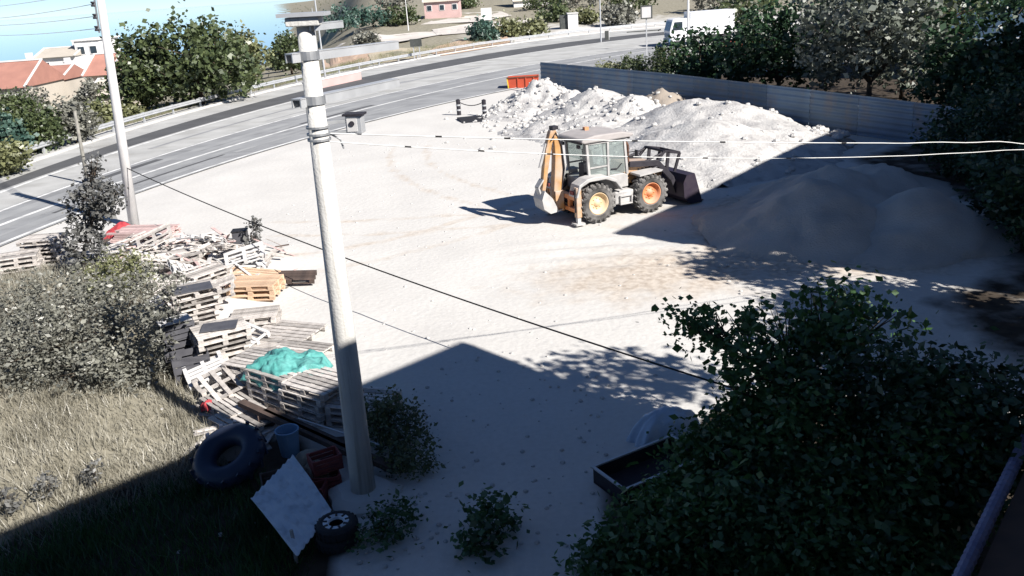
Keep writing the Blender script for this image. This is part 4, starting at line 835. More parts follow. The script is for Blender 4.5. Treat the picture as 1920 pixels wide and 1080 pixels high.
# chained posts at the yard entrance
q1, q2 = G(861, 216), G(909, 217)
t = thing('chain_barrier', 'two short dark striped posts joined by a chain at the yard entrance', 'barrier', (q1.x, q1.y, 0)); dq = q2 - q1
for v in (Vector((0, 0, 0)), dq):
    po = MB().tube([(v.x, v.y, -.1), (v.x, v.y, 1.0)], .14, 10).build('post', M['machine_dark'], t)
    for z in (.3, .62): MB().lathe([(.13, 0), (.15, 0), (.15, .1), (.13, .1)], 12, (v.x, v.y, z), close=True).build('band', M['galv'], po)
    MB().tube([(v.x, v.y, 1.0), (v.x, v.y, 1.06)], [.16, .05], 10).build('post_cap', M['machine_dark'], po)
MB().tube([Vector((0, 0, .9)) + dq * s - Vector((0, 0, .25 * 4 * s * (1 - s))) for s in np.linspace(0, 1, 16)], .03, 5).build('chain', M['machine_dark'], t)
p = G(886, 229); o = MB().box((0, 0, .07), (1.5, 1.0, .12)).add([(-.75, -.5, .01), (.75, -.5, .01), (.75, -1.6, .01), (-.75, -1.6, .01), (-.75, -.5, .12), (.75, -.5, .12)], [(0, 1, 5, 4), (0, 4, 3), (1, 2, 5), (2, 3, 4, 5), (0, 3, 2, 1)]).build('shadow_slab', M['rubber'], None); o.location = (p.x - .2, p.y + 1.3, 0); o.rotation_euler.z = .2; tag(o, 'low dark slab standing in for the shadow below the chained posts', 'slab')  # dark slab takes the place of a flat shadow on the ground

# ------------------------------------------------------------------ vegetation
def leaf_mesh(name, pts, size, m, aspect=.55, droop=0.0, up=0.0):
    n_ = len(pts); s = size * np.clip(rng.lognormal(-.05, .36, n_), .4, 1.9)[:, None]
    a = rng.normal(size=(n_, 3)); a[:, 2] = a[:, 2] * .6 - droop; a /= np.linalg.norm(a, axis=1)[:, None]
    b = rng.normal(size=(n_, 3)); b -= a * (a * b).sum(1)[:, None]; b /= np.linalg.norm(b, axis=1)[:, None]
    if up:
        nn = np.cross(a, b); fl = nn[:, 2] < 0; b[fl] *= -1
    V = np.stack([pts - a * s * .5, pts + b * s * aspect * .5 + a * s * .05, pts + a * s * .5, pts - b * s * aspect * .5 + a * s * .05], 1).reshape(-1, 3)
    F = np.arange(4 * n_).reshape(n_, 4); return np_mesh(name, V, F, MATS[m])
def crown_pts(blobs, n_, clump=.28, cl_n=26, shell=.5):
    vol = np.array([b[3] * b[4] * b[5] for b in blobs]) ** (2 / 3); vol = vol / vol.sum(); out = []
    for b, w in zip(blobs, vol):
        k = max(6, int(n_ * w)); nc = max(3, k // cl_n)
        d = rng.normal(size=(nc, 3)); d /= np.linalg.norm(d, axis=1)[:, None]; r = rng.uniform(shell ** 3, 1.12, nc) ** (1 / 3)
        cc = np.array(b[:3]) + d * r[:, None] * np.array(b[3:6]); cs = clump * rng.uniform(.5, 1.5, nc)
        ii = rng.integers(0, nc, k); out.append(cc[ii] + rng.normal(size=(k, 3)) * cs[ii][:, None] * .55)
    return np.concatenate(out)
def tree(name, label, cat, base, blobs, n_, size, leafm, group=None, trunk_r=.12, clump=.28, twigs=0, aspect=.55, shell=.5, barkm='bark', cl_n=26):
    bz = z1(base[0], base[1]); t = thing(name, label, cat, (base[0], base[1], bz), 0, group)
    bl = [(b[0] - base[0], b[1] - base[1], b[2] - bz, b[3], b[4], b[5]) for b in blobs]
    P = crown_pts(bl, n_, clump, cl_n, shell); P = P[P[:, 2] > .03 + 0 * P[:, 2]]
    obj('crown', leaf_mesh('crown', P, size, leafm, aspect), None, t)
    tr = MB(); top = np.mean([b[2] for b in bl]); cx = np.mean([b[0] for b in bl]); cy = np.mean([b[1] for b in bl]); fk = Vector((cx * .35, cy * .35, top * .45))
    tr.tube([(0, 0, -.15), fk * .5 + Vector((random.uniform(-.05, .05), 0, 0)), fk], [trunk_r, trunk_r * .8, trunk_r * .65], 8)
    for b in bl:
        e = Vector(b[:3]); mid_ = fk.lerp(e, .5) + Vector((random.uniform(-.1, .1), random.uniform(-.1, .1), .1)); tr.tube([fk, mid_, e], [trunk_r * .55, trunk_r * .35, trunk_r * .15], 6)
        for k in range(5 + twigs):
            d = Vector(rng.normal(size=3)); d.normalize(); e2 = e + Vector((d.x * b[3], d.y * b[4], abs(d.z) * b[5])) * .95; s0 = mid_.lerp(e, random.random()); tr.tube([s0, s0.lerp(e2, .55) + Vector((0, 0, .05)), e2], [trunk_r * .18, trunk_r * .12, trunk_r * .05], 4)
    tr.v = [v if v[2] > -.2 else (v[0], v[1], -.2) for v in tr.v]
    tr.build('trunk' if cat == 'tree' else 'stems', MATS[barkm], t, True); return t
def pb(px, py, z, r, ry=None, rz=None): v = G(px, py, z); return (v.x, v.y, v.z, r, ry or r, rz or r * .75)
# garden trees in the building's shade
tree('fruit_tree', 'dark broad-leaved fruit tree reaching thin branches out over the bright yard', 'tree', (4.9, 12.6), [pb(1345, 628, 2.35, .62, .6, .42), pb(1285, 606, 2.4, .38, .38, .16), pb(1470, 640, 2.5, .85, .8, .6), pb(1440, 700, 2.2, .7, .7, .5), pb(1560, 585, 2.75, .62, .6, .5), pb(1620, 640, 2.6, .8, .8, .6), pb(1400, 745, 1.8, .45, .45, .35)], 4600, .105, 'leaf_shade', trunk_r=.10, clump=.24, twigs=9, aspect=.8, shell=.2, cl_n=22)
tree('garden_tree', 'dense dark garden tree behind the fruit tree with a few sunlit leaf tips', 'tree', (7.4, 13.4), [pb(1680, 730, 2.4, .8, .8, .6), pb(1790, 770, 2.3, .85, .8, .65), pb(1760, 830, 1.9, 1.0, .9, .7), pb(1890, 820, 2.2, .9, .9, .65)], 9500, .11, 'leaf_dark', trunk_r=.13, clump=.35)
for i, (base_px, bl, n_, lab) in enumerate((
    ((1350, 900), [pb(1335, 872, .9, .68, .6, .6), pb(1415, 815, 1.2, .65, .65, .55), pb(1262, 955, .6, .55, .5, .42)], 7000, 'dark leafy shrub overhanging the steel trough'),
    ((1500, 900), [pb(1480, 830, 1.5, .9, .8, .8), pb(1560, 770, 1.9, .9, .8, .7), pb(1450, 920, .9, .8, .7, .6)], 8000, 'dark leafy shrub under the fruit tree'),
    ((1250, 1050), [pb(1230, 1010, .6, .7, .6, .5), pb(1350, 990, .8, .8, .7, .6), pb(1150, 1050, .3, .5, .4, .3)], 7000, 'dark low shrub at the corner of the garden path'),
    ((1520, 1050), [pb(1500, 1000, .9, .9, .7, .7), pb(1620, 960, 1.2, .9, .8, .7)], 7000, 'dark shrub in the middle of the garden strip'),
    ((1720, 980), [pb(1700, 900, 1.5, .9, .8, .9), pb(1780, 860, 1.8, .8, .8, .7)], 7000, 'dark shrub with long pale shoots beside the lean-to roof'),
    ((1700, 1075), [pb(1690, 1050, .9, .7, .6, .6)], 4000, 'dark low shrub at the post of the lean-to roof'))):
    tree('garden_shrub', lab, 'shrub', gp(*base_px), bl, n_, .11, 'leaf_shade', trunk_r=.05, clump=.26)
# tall trees in the gap between the buildings; the broad one added for shade
tree('shade_tree', 'tall leafy tree in the gap between the two buildings', 'tree', (13.4, 11.6), [(13.6, 11.4, 5.4, 1.8, 1.8, 1.6), (12.2, 12.2, 4.2, 1.4, 1.4, 1.2), (14.4, 12.8, 5.6, 1.7, 1.7, 1.6), (9.6, 10.1, 7.0, 1.3, 1.0, .9)], 10000, .22, 'leaf_green', trunk_r=.2, clump=.5)
tree('shade_tree', 'second tall leafy tree behind the garden between the two buildings', 'tree', (13.7, 16.9), [(13.4, 17.2, 6.2, 1.3, 1.2, .9)], 2600, .22, 'leaf_green', trunk_r=.2, clump=.5)
tree('shade_tree', 'broad leafy tree added out of view to shade the gap between the two buildings', 'tree', (14.6, 14.2), [(14.8, 13.6, 5.0, 1.9, 1.8, 1.9), (13.5, 15.3, 4.4, 1.3, 1.3, 1.5), (14.2, 16.0, 3.6, 1.2, 1.2, 1.4), (13.2, 13.4, 3.6, 1.3, 1.3, 1.6), (12.6, 12.0, 3.4, 1.3, 1.3, 1.6)], 16000, .2, 'leaf_green', trunk_r=.2, clump=.5)
# trees and hedge behind the fence; their shade is put into dark leaf colours
def fpt(s, o_): d = Vector((fd.x, fd.y, 0)); n_ = Vector((-fd.y, fd.x, 0)); return fa + d * s + n_ * o_
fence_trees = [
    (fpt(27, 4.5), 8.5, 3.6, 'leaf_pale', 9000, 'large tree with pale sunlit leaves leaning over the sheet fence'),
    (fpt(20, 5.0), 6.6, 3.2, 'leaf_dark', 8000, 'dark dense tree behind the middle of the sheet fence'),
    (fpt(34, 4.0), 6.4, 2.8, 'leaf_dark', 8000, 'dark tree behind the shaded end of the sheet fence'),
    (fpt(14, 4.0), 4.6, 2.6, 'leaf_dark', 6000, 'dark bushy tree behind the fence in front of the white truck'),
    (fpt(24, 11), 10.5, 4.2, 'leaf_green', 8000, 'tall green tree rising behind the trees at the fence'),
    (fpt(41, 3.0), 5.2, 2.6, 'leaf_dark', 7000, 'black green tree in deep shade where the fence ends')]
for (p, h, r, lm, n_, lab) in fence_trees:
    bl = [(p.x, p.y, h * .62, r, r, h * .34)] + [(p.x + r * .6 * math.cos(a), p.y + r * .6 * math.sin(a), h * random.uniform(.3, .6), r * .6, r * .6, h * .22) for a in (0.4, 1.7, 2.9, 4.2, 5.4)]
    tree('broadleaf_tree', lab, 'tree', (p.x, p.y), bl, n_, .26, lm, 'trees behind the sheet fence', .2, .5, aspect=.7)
for i in range(5):
    p = fpt(5.5 + 2.0 * i, 1.7); h = (1.9, 2.3, 2.6, 2.9, 3.2)[i]
    tree('hedge_bush', ('low olive bush just behind the far end of the sheet fence', 'rounded olive bush second along behind the sheet fence', 'green bush in the middle of the row behind the sheet fence', 'green bush before the dark trees behind the sheet fence', 'dark green bush touching the dark trees behind the sheet fence')[i], 'bush', (p.x, p.y), [(p.x, p.y, h * .6, 1.2, 1.2, h * .45)], 2200, .17, 'leaf_olive' if i < 2 else 'leaf_green', 'bushes behind the sheet fence', .06, .3)
for i in range(5):
    p = G((1800, 1850, 1905, 1890, 1960)[i], (330, 300, 420, 360, 470)[i]); h = (2.6, 3.4, 2.4, 3.5, 2.6)[i]
    tree('yard_bush', ('dark bush in the shade behind the sand heaps', 'tall dark bush in the shaded corner of the fence', 'dark bush in the shade beside the second sand heap', 'tall black green bush at the foot of the neighbouring building', 'dark bush between the second sand heap and the garden wall')[i], 'bush', (p.x, p.y), [(p.x, p.y, h * .55, 1.5, 1.5, h * .5)], 3200, .18, 'leaf_dark', 'bushes in the shaded corner', .08, .35)
# grey bushes and saplings on the left
tree('dry_bush', 'big grey green bush spreading between the dry grass and the pallets', 'bush', gp(215, 690), [pb(230, 640, 1.0, 1.25, 1.2, .95), pb(130, 620, 1.2, 1.2, 1.2, .9), pb(270, 560, 1.3, 1.0, 1.0, .8), pb(60, 660, 1.0, 1.2, 1.1, .8), pb(190, 700, .6, 1.1, .9, .6)], 15000, .085, 'leaf_grey', trunk_r=.06, clump=.22, twigs=8, cl_n=30)
tree('dry_bush', 'yellowish grey bush in front of the roadside pallets', 'bush', gp(60, 600), [pb(30, 590, 1.1, 1.3, 1.2, .8), pb(120, 560, 1.1, 1.2, 1.0, .8), pb(-60, 640, 1.0, 1.4, 1.2, .9)], 9000, .09, 'leaf_grey', trunk_r=.05, clump=.25, twigs=6)
tree('dry_bush', 'small olive yellow bush growing against the plank heap', 'bush', gp(225, 565), [pb(235, 510, 1.1, .75, .7, .6), pb(195, 530, .9, .7, .7, .5)], 4500, .08, 'leaf_olive', trunk_r=.04, clump=.2, twigs=5)
tree('sapling', 'upright grey leaved sapling standing in front of the roadside pole', 'tree', gp(160, 520), [pb(165, 470, 1.0, .62, .6, .75), pb(160, 400, 2.0, .62, .6, .8), pb(185, 375, 2.5, .55, .5, .6), pb(172, 330, 3.1, .28, .28, .5), pb(205, 370, 2.6, .4, .4, .35), pb(180, 312, 3.5, .14, .14, .4)], 2900, .13, 'leaf_sapling', trunk_r=.07, clump=.2, twigs=6, aspect=.7, cl_n=12)
tree('sapling', 'thin dark sapling beside the black box at the edge of the yard', 'tree', gp(476, 487), [pb(478, 430, .95, .22, .22, .35), pb(474, 460, .5, .26, .24, .3), pb(480, 418, 1.25, .12, .12, .2)], 330, .12, 'leaf_sapling', trunk_r=.03, clump=.1, twigs=2, aspect=.7, cl_n=8)
p = gp(457, 478); t = thing('black_box', 'small black box standing by the thin sapling at the heap edge', 'box', (p[0], p[1], z1(*p)), .1); MB().box((0, 0, .30), (.46, .4, .56)).build('body', MATS['plastic_grey'], t, bevel=.015); MB().box((0, 0, .60), (.50, .44, .04)).build('lid', MATS['black'], t); MB().box((0, 0, .0), (.6, .5, .06)).build('base', MATS['black'], t)
tree('shade_shrub', 'dark spreading shrub on the shaded yard beside the concrete pole', 'shrub', gp(745, 860), [pb(740, 800, .45, .55, .5, .42), pb(770, 860, .3, .5, .45, .3), pb(710, 780, .5, .4, .35, .35)], 4200, .075, 'leaf_green', trunk_r=.03, clump=.2, twigs=4)
tree('shade_shrub', 'small dark weed shrub alone on the shaded yard', 'shrub', gp(920, 1000), [pb(915, 970, .3, .42, .38, .25), pb(905, 1020, .15, .4, .35, .15)], 800, .10, 'leaf_shade', trunk_r=.02, clump=.18, aspect=.7, cl_n=10)
tree('shade_shrub', 'low dark weed shrub near the pair of small tyres', 'shrub', gp(745, 985), [pb(740, 975, .2, .42, .4, .18), pb(700, 1010, .15, .4, .35, .14)], 900, .08, 'leaf_shade', trunk_r=.02, clump=.18, cl_n=10)
for i, (px, lab) in enumerate((((100, 955), 'grey thistle at the edge of the dry grass shadow'), ((28, 985), 'grey thistle beside the building shadow at the end of the dry grass'), ((185, 925), 'small dark thistle where the shadow cuts the dry grass'))):
    b_ = gp(*px); tree('thistle', lab, 'plant', b_, [(b_[0], b_[1], z1(*b_) + .28, .2, .2, .22)], 160, .08, 'leaf_sapling', None, .015, .08, 2, cl_n=6)
# dry grass
def blades(name, poly, n_, h0, h1, m, dens=None):
    P = np.array(poly); lo, hi = P.min(0), P.max(0); pts_ = np.zeros((0, 2))
    while len(pts_) < n_:
        q = rng.uniform(lo, hi, (n_, 2)); w = inpoly_soft(q[:, 0], q[:, 1], poly, .4) * (.35 + .65 * ss(-.3, .5, vnoise(q[:, 0], q[:, 1], 1.6, 6)))
        pts_ = np.concatenate([pts_, q[rng.random(n_) < w]])
    pts_ = pts_[:n_]; z = zg(pts_[:, 0], pts_[:, 1]); h = rng.uniform(h0, h1, n_); a = rng.uniform(0, 6.28, n_); ln = rng.normal(0, .4, (n_, 2)) * h[:, None]
    wv = np.stack([np.cos(a), np.sin(a)], -1) * .011; V = np.zeros((n_, 3, 3)); V[:, 0, :2] = pts_ - wv; V[:, 1, :2] = pts_ + wv; V[:, 0, 2] = V[:, 1, 2] = z - .02; V[:, 2, :2] = pts_ + ln; V[:, 2, 2] = z + h
    return struct(obj(name, np_mesh(name, V.reshape(-1, 3), np.arange(3 * n_).reshape(n_, 3), MATS[m]), None), 'stuff')
blades('dry_grass', [(-4.9, 13.9), (-5.5, 14.5), (-6.4, 15.2), (-7.4, 17.4), (-8.4, 18.6), (-14, 21.5), (-18, 22), (-18, 9), (-10.4, 9.6), (-6.6, 12.8)], 56000, .07, .27, 'grass_dry')
blades('dry_grass', [(-9.4, 22), (-12, 25), (-15, 27.5), (-20, 27), (-20, 21)], 14000, .12, .4, 'grass_dry')
blades('shadow_weed_cover', [(-3.3, 8.5), (-3.6, 11.6), (-5.0, 13.6), (-6.6, 12.9), (-10.6, 9.4), (-10.6, 7)], 22000, .08, .3, 'leaf_shade')  # dark weeds only within the building shadow, put in to deepen it
vp = np.array(shift(RL, 1.2)); vq = np.array(shift(RL, 9.0)); blades('verge_grass', [tuple(v) for v in vp[2:66:4]] + [tuple(v) for v in vq[2:66:4][::-1]], 26000, .2, .6, 'leaf_olive')

# ------------------------------------------------------------------ beyond the road
def gat(px, py):                          # ground point seen at a pixel beyond the road (marched on the terrain)
    d = ray(px, py); S = 20 * 1.006 ** np.arange(0, 730); P = np.array([0, 0, CAMH]) + S[:, None] * d
    k = np.argmax(P[:, 2] < zg(P[:, 0], P[:, 1])); p = P[k if k else -1]
    return p
def ftree(name, label, cat, px, pyb, pyt, wpx, lm, n_, size, group=None, blobs=4, tr=.15):
    p = gat(px, pyb); dist = p[1]; sc = FPX / (dist * math.cos(PITCH) * 1.02); h = (pyb - pyt) / sc; r = wpx / 2 / sc
    bl = [(p[0], p[1], p[2] + h * .55, r * .8, r * .8, h * .44)]
    for k in range(blobs):
        a = k * 6.28 / blobs + px; bl.append((p[0] + r * .55 * math.cos(a), p[1] + r * .5 * math.sin(a), p[2] + h * random.uniform(.28, .62), r * .5, r * .5, h * .28))
    return tree(name, label, cat, (p[0], p[1]), bl, n_, size, lm, group, tr, size * 1.9, aspect=.8)
ftree('roadside_tree', 'large spreading green tree behind the guard rail', 'tree', 380, 196, 34, 230, 'leaf_green', 9000, .36, blobs=7, tr=.25)
ftree('roadside_tree', 'green tree crowding against the roadside pole behind the guard rail', 'tree', 275, 214, 62, 120, 'leaf_green', 5000, .34, blobs=5, tr=.2)
ftree('roadside_tree', 'lighter green tree at the right edge of the spreading tree', 'tree', 462, 170, 60, 84, 'leaf_olive', 4000, .36, blobs=4, tr=.2)
for i, (px, b_, tp, w, lm) in enumerate(((20, 300, 215, 100, 'leaf_teal'), (85, 285, 205, 90, 'leaf_green'), (145, 270, 190, 90, 'leaf_grey'), (10, 330, 270, 90, 'leaf_olive'), (185, 240, 195, 70, 'leaf_olive'), (110, 190, 130, 110, 'leaf_grey'), (30, 250, 175, 120, 'leaf_green'), (175, 215, 150, 60, 'leaf_grey'), (240, 222, 195, 60, 'leaf_olive'), (60, 225, 165, 90, 'leaf_grey'))):
    ftree('roadside_bush', ('teal green bush behind the guard rail', 'green bush next to the teal bush behind the guard rail', 'grey green bush behind the timber post', 'olive yellow bush touching the guard rail', 'olive bush beside the roadside pole behind the guard rail', 'grey bush below the white house', 'green bush below the red roofed houses', 'thin grey bush between the red houses and the roadside pole', 'low yellow green bush at the foot of the spreading tree', 'grey bush in front of the long red roof')[i], 'bush', px, b_, tp, w, lm, 2600, .24, 'bushes behind the guard rail', 4, .08)
for i, (px, b_, tp, w) in enumerate(((545, 120, 62, 60), (575, 60, 8, 70), (535, 132, 92, 50))):
    ftree('slope_tree', ('dark green tree on the brow of the slope above the guard rail', 'green tree up the slope behind the head of the concrete pole', 'small green tree by the guard rail beside the concrete pole')[i], 'tree', px, b_, tp, w, 'leaf_green', 2200, .42, 'trees on the brow of the hill', 4, .15)
def house(name, label, pxl, pxr, py_ridge, py_eave, Yd, roofm='red_roof', wallm='cream_wall', depth=6, flat=False):
    a, b_ = at(pxl, (py_ridge + py_eave) / 2, Yd), at(pxr, (py_ridge + py_eave) / 2, Yd); w = (b_ - a).length; cx = (a + b_) / 2
    zr = at((pxl + pxr) / 2, py_ridge, Yd + (0 if flat else depth / 2)).z; ze = at((pxl + pxr) / 2, py_eave, Yd).z; zb = min(z1(cx.x - w / 2, Yd), z1(cx.x + w / 2, Yd), z1(cx.x, Yd + depth)) - .3
    t = thing(name, label, 'house', (cx.x, Yd, zb), 0); e = ze - zb; r_ = zr - zb
    if flat:
        MB().box((0, depth / 2, e / 2 + (r_ - e) / 2), (w, depth, r_)).build('wall', MATS[wallm], t); MB().box((0, depth / 2, r_ + .1), (w + .5, depth + .5, .2)).build('roof', MATS[roofm], t)
    else:
        MB().box((0, depth / 2, e / 2), (w - .5, depth - .5, e)).build('wall', MATS[wallm], t)
        rf = MB(); rf.add([(-w / 2, -.3, e - .1), (w / 2, -.3, e - .1), (w / 2, depth + .3, e - .1), (-w / 2, depth + .3, e - .1), (-w / 2, depth / 2, r_), (w / 2, depth / 2, r_)], [(0, 3, 2, 1), (0, 1, 5, 4), (2, 3, 4, 5), (0, 4, 3), (1, 2, 5)])
        ro = rf.build('roof', MATS[roofm], t); MB().bar((-w / 2, depth / 2, r_ + .06), (w / 2, depth / 2, r_ + .06), .3, .14).build('ridge', MATS['white_wall'], ro)
        for s in (-1, 1): MB().bar((s * (w / 2 - .06), -.3, e), (s * (w / 2 - .06), depth / 2, r_ + .05), .16, .14).build('verge', MATS['white_wall'], ro)
        MB().box((w * .22, depth * .6, r_ + .2), (.6, .5, 1.1)).build('chimney', MATS['white_wall'], ro)
    hw = max(e, 1.5) if not flat else r_
    nw = max(2, int(w // 2.6)); y_ = 0.25 if not flat else 0
    for k in range(nw):
        x = -w / 2 + w * (k + .5) / nw; z = hw - 1.3
        if z > .8: f = MB().box((x, y_ - .03, z), (1.1, .12, 1.2)).build('window', MATS['white_wall'], t); MB().box((x, y_ - .08, z), (.9, .08, 1.0)).build('pane', MATS['pane_dark'], f)
    return t
house('village_house', 'red roofed house at the outer edge of the hamlet below the sea', -70, 44, 118, 166, 92, depth=9)
house('village_house', 'long low red roofed house between the other red roofs', 50, 112, 124, 152, 104, depth=8)
house('village_house', 'red roofed house right behind the roadside pole', 150, 205, 102, 140, 100, depth=8)
house('village_house', 'white flat roofed house above the red roofs', 140, 186, 76, 100, 128, 'white_wall', 'white_wall', 7, True)
house('village_house', 'pale house with a low pitched roof beside the white house', 60, 140, 90, 106, 126, 'cream_wall', 'white_wall', 7)
house('village_house', 'pale yellow house under the trees by the roadside pole', 160, 230, 148, 176, 84, 'cream_wall', 'cream_wall', 6)
house('hillside_house', 'pinkish house on the slope beyond the dirt track', 790, 862, -30, 2, 190, 'cream_wall', 'pink_wall', 9)
ftree('roadside_tree', 'dark green tree behind the head of the concrete pole', 'tree', 548, 140, 66, 70, 'leaf_green', 2200, .36, blobs=5, tr=.2)
house('hillside_house', 'whitish house at the top of the dirt slope behind the road junction', 960, 1030, -30, 0, 215, 'cream_wall', 'white_wall', 9)
# slope scrub beyond the road
scr = [(560, 60, 18, 90, 'leaf_green'), (640, 60, 14, 100, 'leaf_teal'), (700, 52, 12, 90, 'leaf_teal'), (752, 48, 14, 70, 'leaf_green'), (590, 92, 60, 70, 'leaf_grey'), (905, 78, 44, 50, 'leaf_teal'), (955, 68, 40, 60, 'leaf_olive'), (1000, 64, 44, 44, 'leaf_olive'), (1040, 40, 10, 60, 'leaf_green'), (1100, 44, 22, 44, 'leaf_olive'), (1160, 48, 12, 60, 'leaf_grey'), (1020, 18, -14, 90, 'leaf_green'), (870, 18, -10, 80, 'leaf_green'), (690, 84, 70, 40, 'leaf_grey'), (1180, 30, -20, 90, 'leaf_green'), (1080, 14, -25, 100, 'leaf_grey'), (620, 20, -12, 80, 'leaf_green'), (530, 130, 100, 60, 'leaf_olive'), (740, 18, -10, 70, 'leaf_grey'), (1400, 50, -20, 110, 'leaf_green'), (1340, 22, -30, 100, 'leaf_grey')]
shrub_labels = ['green shrub left of the teal shrubs on the slope', 'teal shrub on the slope right of the concrete pole head', 'teal shrub beside the thin pale pole on the slope', 'green shrub behind the thin pale pole on the slope', 'grey shrub at the start of the dirt track', 'teal round shrub standing on the bare orange slope by the road', 'olive shrub next to the round teal shrub by the road', 'second olive shrub between the teal shrub and the kiosk', 'green tree like shrub behind the white kiosk', 'olive shrub between the kiosk and the slim lamp post', 'grey shrub above the road junction beside the square sign', 'wide green shrub behind the whitish hillside house', 'green shrub above the white billboard', 'small grey shrub lying on the dirt track edge', 'wide green shrub behind the square roadside sign', 'wide grey shrub at the top of the slope behind the kiosk', 'green shrub behind the teal shrubs on the slope', 'olive shrub between the guard rail and the pink parapet', 'grey shrub behind the pinkish hillside house', 'wide green shrub behind the orange red car', 'wide grey shrub behind the white truck']
for i, (px, b_, tp, w, lm) in enumerate(scr):
    c_ = lm.split('_')[1]; ftree('slope_shrub', shrub_labels[i], 'shrub', px, b_, tp, w, lm, 1300, .5, c_ + ' shrubs on the dry slope', 4, .1)
# dirt track and bare orange earth on the slope
def patch(name, pix, m, lift=.06):
    P = [gat(*q) for q in pix]; n_ = len(P); c_ = np.mean(P, 0); mb = MB(); K = 8; vs_ = []; fs = []
    for i in range(n_):
        for j in range(K + 1): v = c_ + (P[i] - c_) * j / K; vs_.append((v[0], v[1], z1(v[0], v[1]) + lift))
    for i in range(n_):
        for j in range(K): a, b_ = i * (K + 1) + j, ((i + 1) % n_) * (K + 1) + j; fs.append((a, a + 1, b_ + 1, b_))
    return struct(mb.add(vs_, fs).build(name, MATS[m], None))
mat('dirt_pale', (.62, .58, .53), (.5, .46, .42), .3, .95); mat('dirt_orange', (.52, .36, .26), (.44, .34, .26), .4, .95); mat('dirt_ochre', (.46, .40, .30), (.38, .33, .25), .3, .95)
track = [(640, 99), (700, 84), (800, 70), (900, 58), (990, 56), (1060, 60), (1060, 50), (960, 40), (880, 36), (800, 34), (780, 44), (860, 50), (800, 58), (700, 72), (640, 88)]
for k in range(3): patch('dirt_track', [[(620, 104), (720, 84), (830, 66), (820, 58), (700, 72), (620, 92)], [(820, 68), (930, 58), (1000, 50), (990, 38), (890, 44), (810, 56)], [(790, 48), (900, 42), (960, 30), (940, 22), (850, 26), (780, 34)]][k], 'dirt_pale', .05 + .01 * k)
patch('bare_slope', [(830, 106), (900, 94), (960, 82), (950, 70), (880, 74), (820, 88), (800, 100)], 'dirt_orange', .09); patch('bare_slope', [(610, 132), (690, 120), (700, 100), (640, 98), (605, 112)], 'dirt_orange', .09)
patch('bare_slope', [(700, 122), (800, 108), (810, 92), (740, 92), (690, 104)], 'dirt_ochre', .08)
# signs, posts and small things along the road
def sign(name, label, px, pyb, pyt, wpx, hpx, legs, bm, cat='sign', fm='sign_dark'):
    p = gat(px, pyb); sc = FPX / (p[1] * math.cos(PITCH) * 1.02); h = (pyb - pyt) / sc; w = wpx / sc; hh = hpx / sc
    t = thing(name, label, cat, p, 0)
    for lx in legs: MB().box((lx * w, 0, h / 2 - .2), (.10, .10, h + .3)).build('post', MATS['galv'], t)
    b_ = MB().box((0, -.09, h - hh / 2), (w, .06, hh)).build('board', MATS[bm], t); fr = MB()
    for (c_, s_) in (((0, -.13, h - .05), (w, .03, .10)), ((0, -.13, h - hh + .05), (w, .03, .10)), ((-w / 2 + .05, -.13, h - hh / 2), (.10, .03, hh - .21)), ((w / 2 - .05, -.13, h - hh / 2), (.10, .03, hh - .21))): fr.box(c_, s_)
    fr.build('frame', MATS[fm], b_); return t
sign('road_sign', 'dark rectangular road sign on two pale legs behind the guard rail', 783, 113, 74, 22, 14, (-.25, .25), 'sign_dark')
sign('road_sign', 'square white sign with dark frame on a dark roadside post', 1213, 132, 14, 22, 24, (0,), 'white_block')
sign('billboard', 'small white billboard on the slope beyond the road', 913, 38, 16, 20, 22, (-.3, .3), 'white_wall', 'billboard', 'white_wall')
p = gat(1213, 132); o = MB().box((0, 0, 0), (3.0, .08, .08)).build('barrier_bar', MATS['sign_dark'], None); o.location = (p[0] - .2, p[1] + .13, p[2] + 3.35); tag(o, 'thin dark crossbar fixed to the square sign post', 'bar')
def lamp_post(label, px, pyb, ztop, r=.10, m='galv', arm=True):
    p = gat(px, pyb); t = thing('lamp_post', label, 'lamp post', p, 0); MB().tube([(0, 0, -.3), (0, 0, ztop)], [r, r * .6], 8).build('shaft', MATS[m], t)
    if arm: MB().tube([(0, 0, ztop - .1), (.6, -.4, ztop + .3), (1.3, -.9, ztop + .4)], r * .5, 6).build('arm', MATS[m], t); MB().box((1.5, -1.0, ztop + .4), (.7, .3, .14)).build('lamp', MATS[m], t)
lamp_post('slim lamp post on the road bend beside the small dark bollard', 1127, 80, 9); lamp_post('slim pale lamp post in front of the white truck', 1290, 92, 9, .16, 'white_wall'); lamp_post('thin pale lamp post behind the crossarms of the concrete pole', 612, 160, 9.5); lamp_post('thin pale pole on the slope beside the dirt track', 766, 58, 5.5, .10, 'white_wall', False); lamp_post('thin pale pole on the slope near the green trees', 598, 112, 8, .09, 'galv', False)
p = gat(1138, 76); t = thing('bollard', 'small dark bollard with a pale side by the road bend', 'bollard', p, 0); MB().box((0, 0, .6), (.5, .4, 1.3)).build('body', MATS['sign_dark'], t); MB().box((.27, 0, .6), (.05, .42, 1.2)).build('side', MATS['white_wall'], t)
p = gat(1072, 54); t = thing('kiosk', 'small white kiosk with a dark flank beside the road bend', 'kiosk', p, 0); s_ = p[1] / FPX
MB().box((s_ * 2, 0, 13 * s_), (18 * s_, 2.0, 26 * s_)).build('wall', MATS['white_wall'], t); MB().box((s_ * -14, .3, 12 * s_), (13 * s_, 1.8, 24 * s_)).build('lean_to', MATS['sign_dark'], t); MB().box((s_ * 2, 0, 26 * s_ + .08), (20 * s_, 2.3, .16)).build('roof', MATS['concrete'], t)
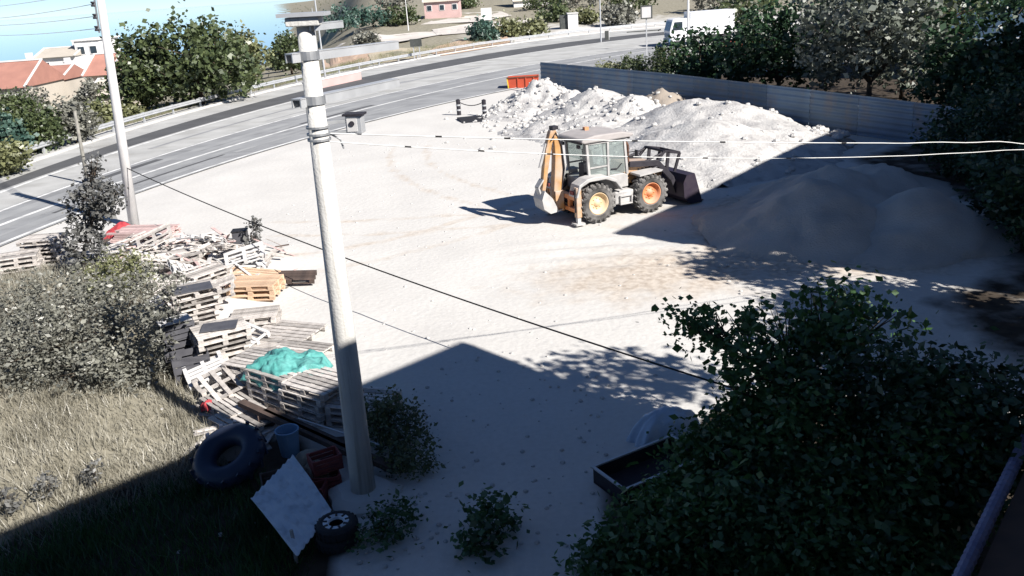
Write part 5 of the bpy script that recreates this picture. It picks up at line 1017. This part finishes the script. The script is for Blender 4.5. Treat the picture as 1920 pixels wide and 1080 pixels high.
# pink parapet behind the concrete pole
p1, p2 = gat(596, 168), gat(676, 150); t = thing('parapet', 'low pinkish parapet wall at the side road behind the concrete pole', 'wall'); mid_ = (Vector(p1) + Vector(p2)) / 2
MB().bar((p1[0], p1[1], .3), (p2[0], p2[1], .3), .3, .9).build('wall', MATS['pink_wall'], t); MB().bar((p1[0], p1[1], .79), (p2[0], p2[1], .79), .4, .07).build('coping', MATS['white_wall'], t)
# white box truck
p = gat(1312, 84); TZ = p[2]; t = thing('box_truck', 'white box truck with a pale cab passing behind the dark trees', 'truck', (p[0], p[1] + 1, TZ), R(186))
MB().box((-1.3, 0, 2.35), (5.2, 2.4, 2.6)).build('box_body', MATS['truck_white'], t, bevel=.04); MB().box((-.2, 0, .85), (7.6, .9, .3)).build('chassis', MATS['machine_dark'], t)
cb_ = MB().prism([(1.6, .6), (3.6, .6), (3.68, 1.7), (3.35, 2.95), (3.0, 3.05), (1.6, 3.05)], -1.15, 1.15).build('cab', MATS['truck_white'], t, bevel=.05)
MB().add([(3.70, -1.0, 1.78), (3.70, 1.0, 1.78), (3.40, .95, 2.78), (3.40, -.95, 2.78)], [(0, 1, 2, 3)]).build('windscreen', MATS['pane_dark'], cb_)
for s in (-1, 1): MB().add([(2.2, s * 1.17, 1.8), (3.4, s * 1.17, 1.8), (3.15, s * 1.17, 2.7), (2.2, s * 1.17, 2.7)], [(0, 1, 2, 3)]).build('side_window', MATS['pane_dark'], cb_)
MB().box((3.68, 0, .7), (.16, 2.3, .4)).build('bumper', MATS['truck_blue'], t); MB().box((3.69, 0, 1.25), (.10, 1.6, .4)).build('grille', MATS['truck_blue'], t)
for x in (2.5, -1.6, -2.9):
    for s in (-1, 1):
        w_ = MB().lathe([(.0, .13), (.28, .13), (.3, .16), (.5, .14), (.52, 0), (.5, -.14), (0, -.14)], 18, (0, 0, 0), 'y').build('wheel', MATS['rubber'], t); w_.location = (x, s * .98, .52)
# orange car half hidden by the trees
p = gat(1392, 92); t = thing('parked_car', 'orange red car half hidden behind the dark fence trees', 'car', (p[0], p[1], p[2]), R(170))
MB().prism([(-2.0, .35), (2.0, .35), (2.05, .7), (1.1, .92), (.5, 1.4), (-1.0, 1.42), (-1.6, .95), (-2.05, .85)], -.82, .82).build('body', MATS['red_paint'], t, bevel=.06)
for s in (-1, 1): MB().add([(-1.4, s * .83, .97), (.95, s * .83, .97), (.45, s * .83, 1.34), (-.95, s * .83, 1.35)], [(0, 1, 2, 3)]).build('side_window', MATS['pane_dark'], t)
for x in (-1.25, 1.25):
    for s in (-1, 1): w_ = MB().lathe([(0, .1), (.2, .1), (.3, .1), (.32, 0), (.3, -.1), (0, -.1)], 16, (0, 0, 0), 'y').build('wheel', MATS['rubber'], t); w_.location = (x, s * .78, .32)
# blue building behind the trees
pa = at(1768, 120, 58); t = thing('blue_building', 'dark blue building in shade behind the fence trees', 'building', (pa.x, 58, 0), R(-24))
MB().box((6, 4, 5.5), (12, 8, 11)).build('wall', MATS['blue_wall'], t)
for fl_i in range(3):
    for k in range(4): f = MB().box((1.6 + k * 2.8, -.03, 1.9 + fl_i * 3.3), (1.3, .12, 1.4)).build('window', MATS['white_wall'], t); MB().box((1.6 + k * 2.8, -.08, 1.9 + fl_i * 3.3), (1.1, .08, 1.2)).build('pane', MATS['pane_dark'], f)
MB().box((6, 4, 11.1), (12.6, 8.6, .25)).build('roof', MATS['concrete'], t)
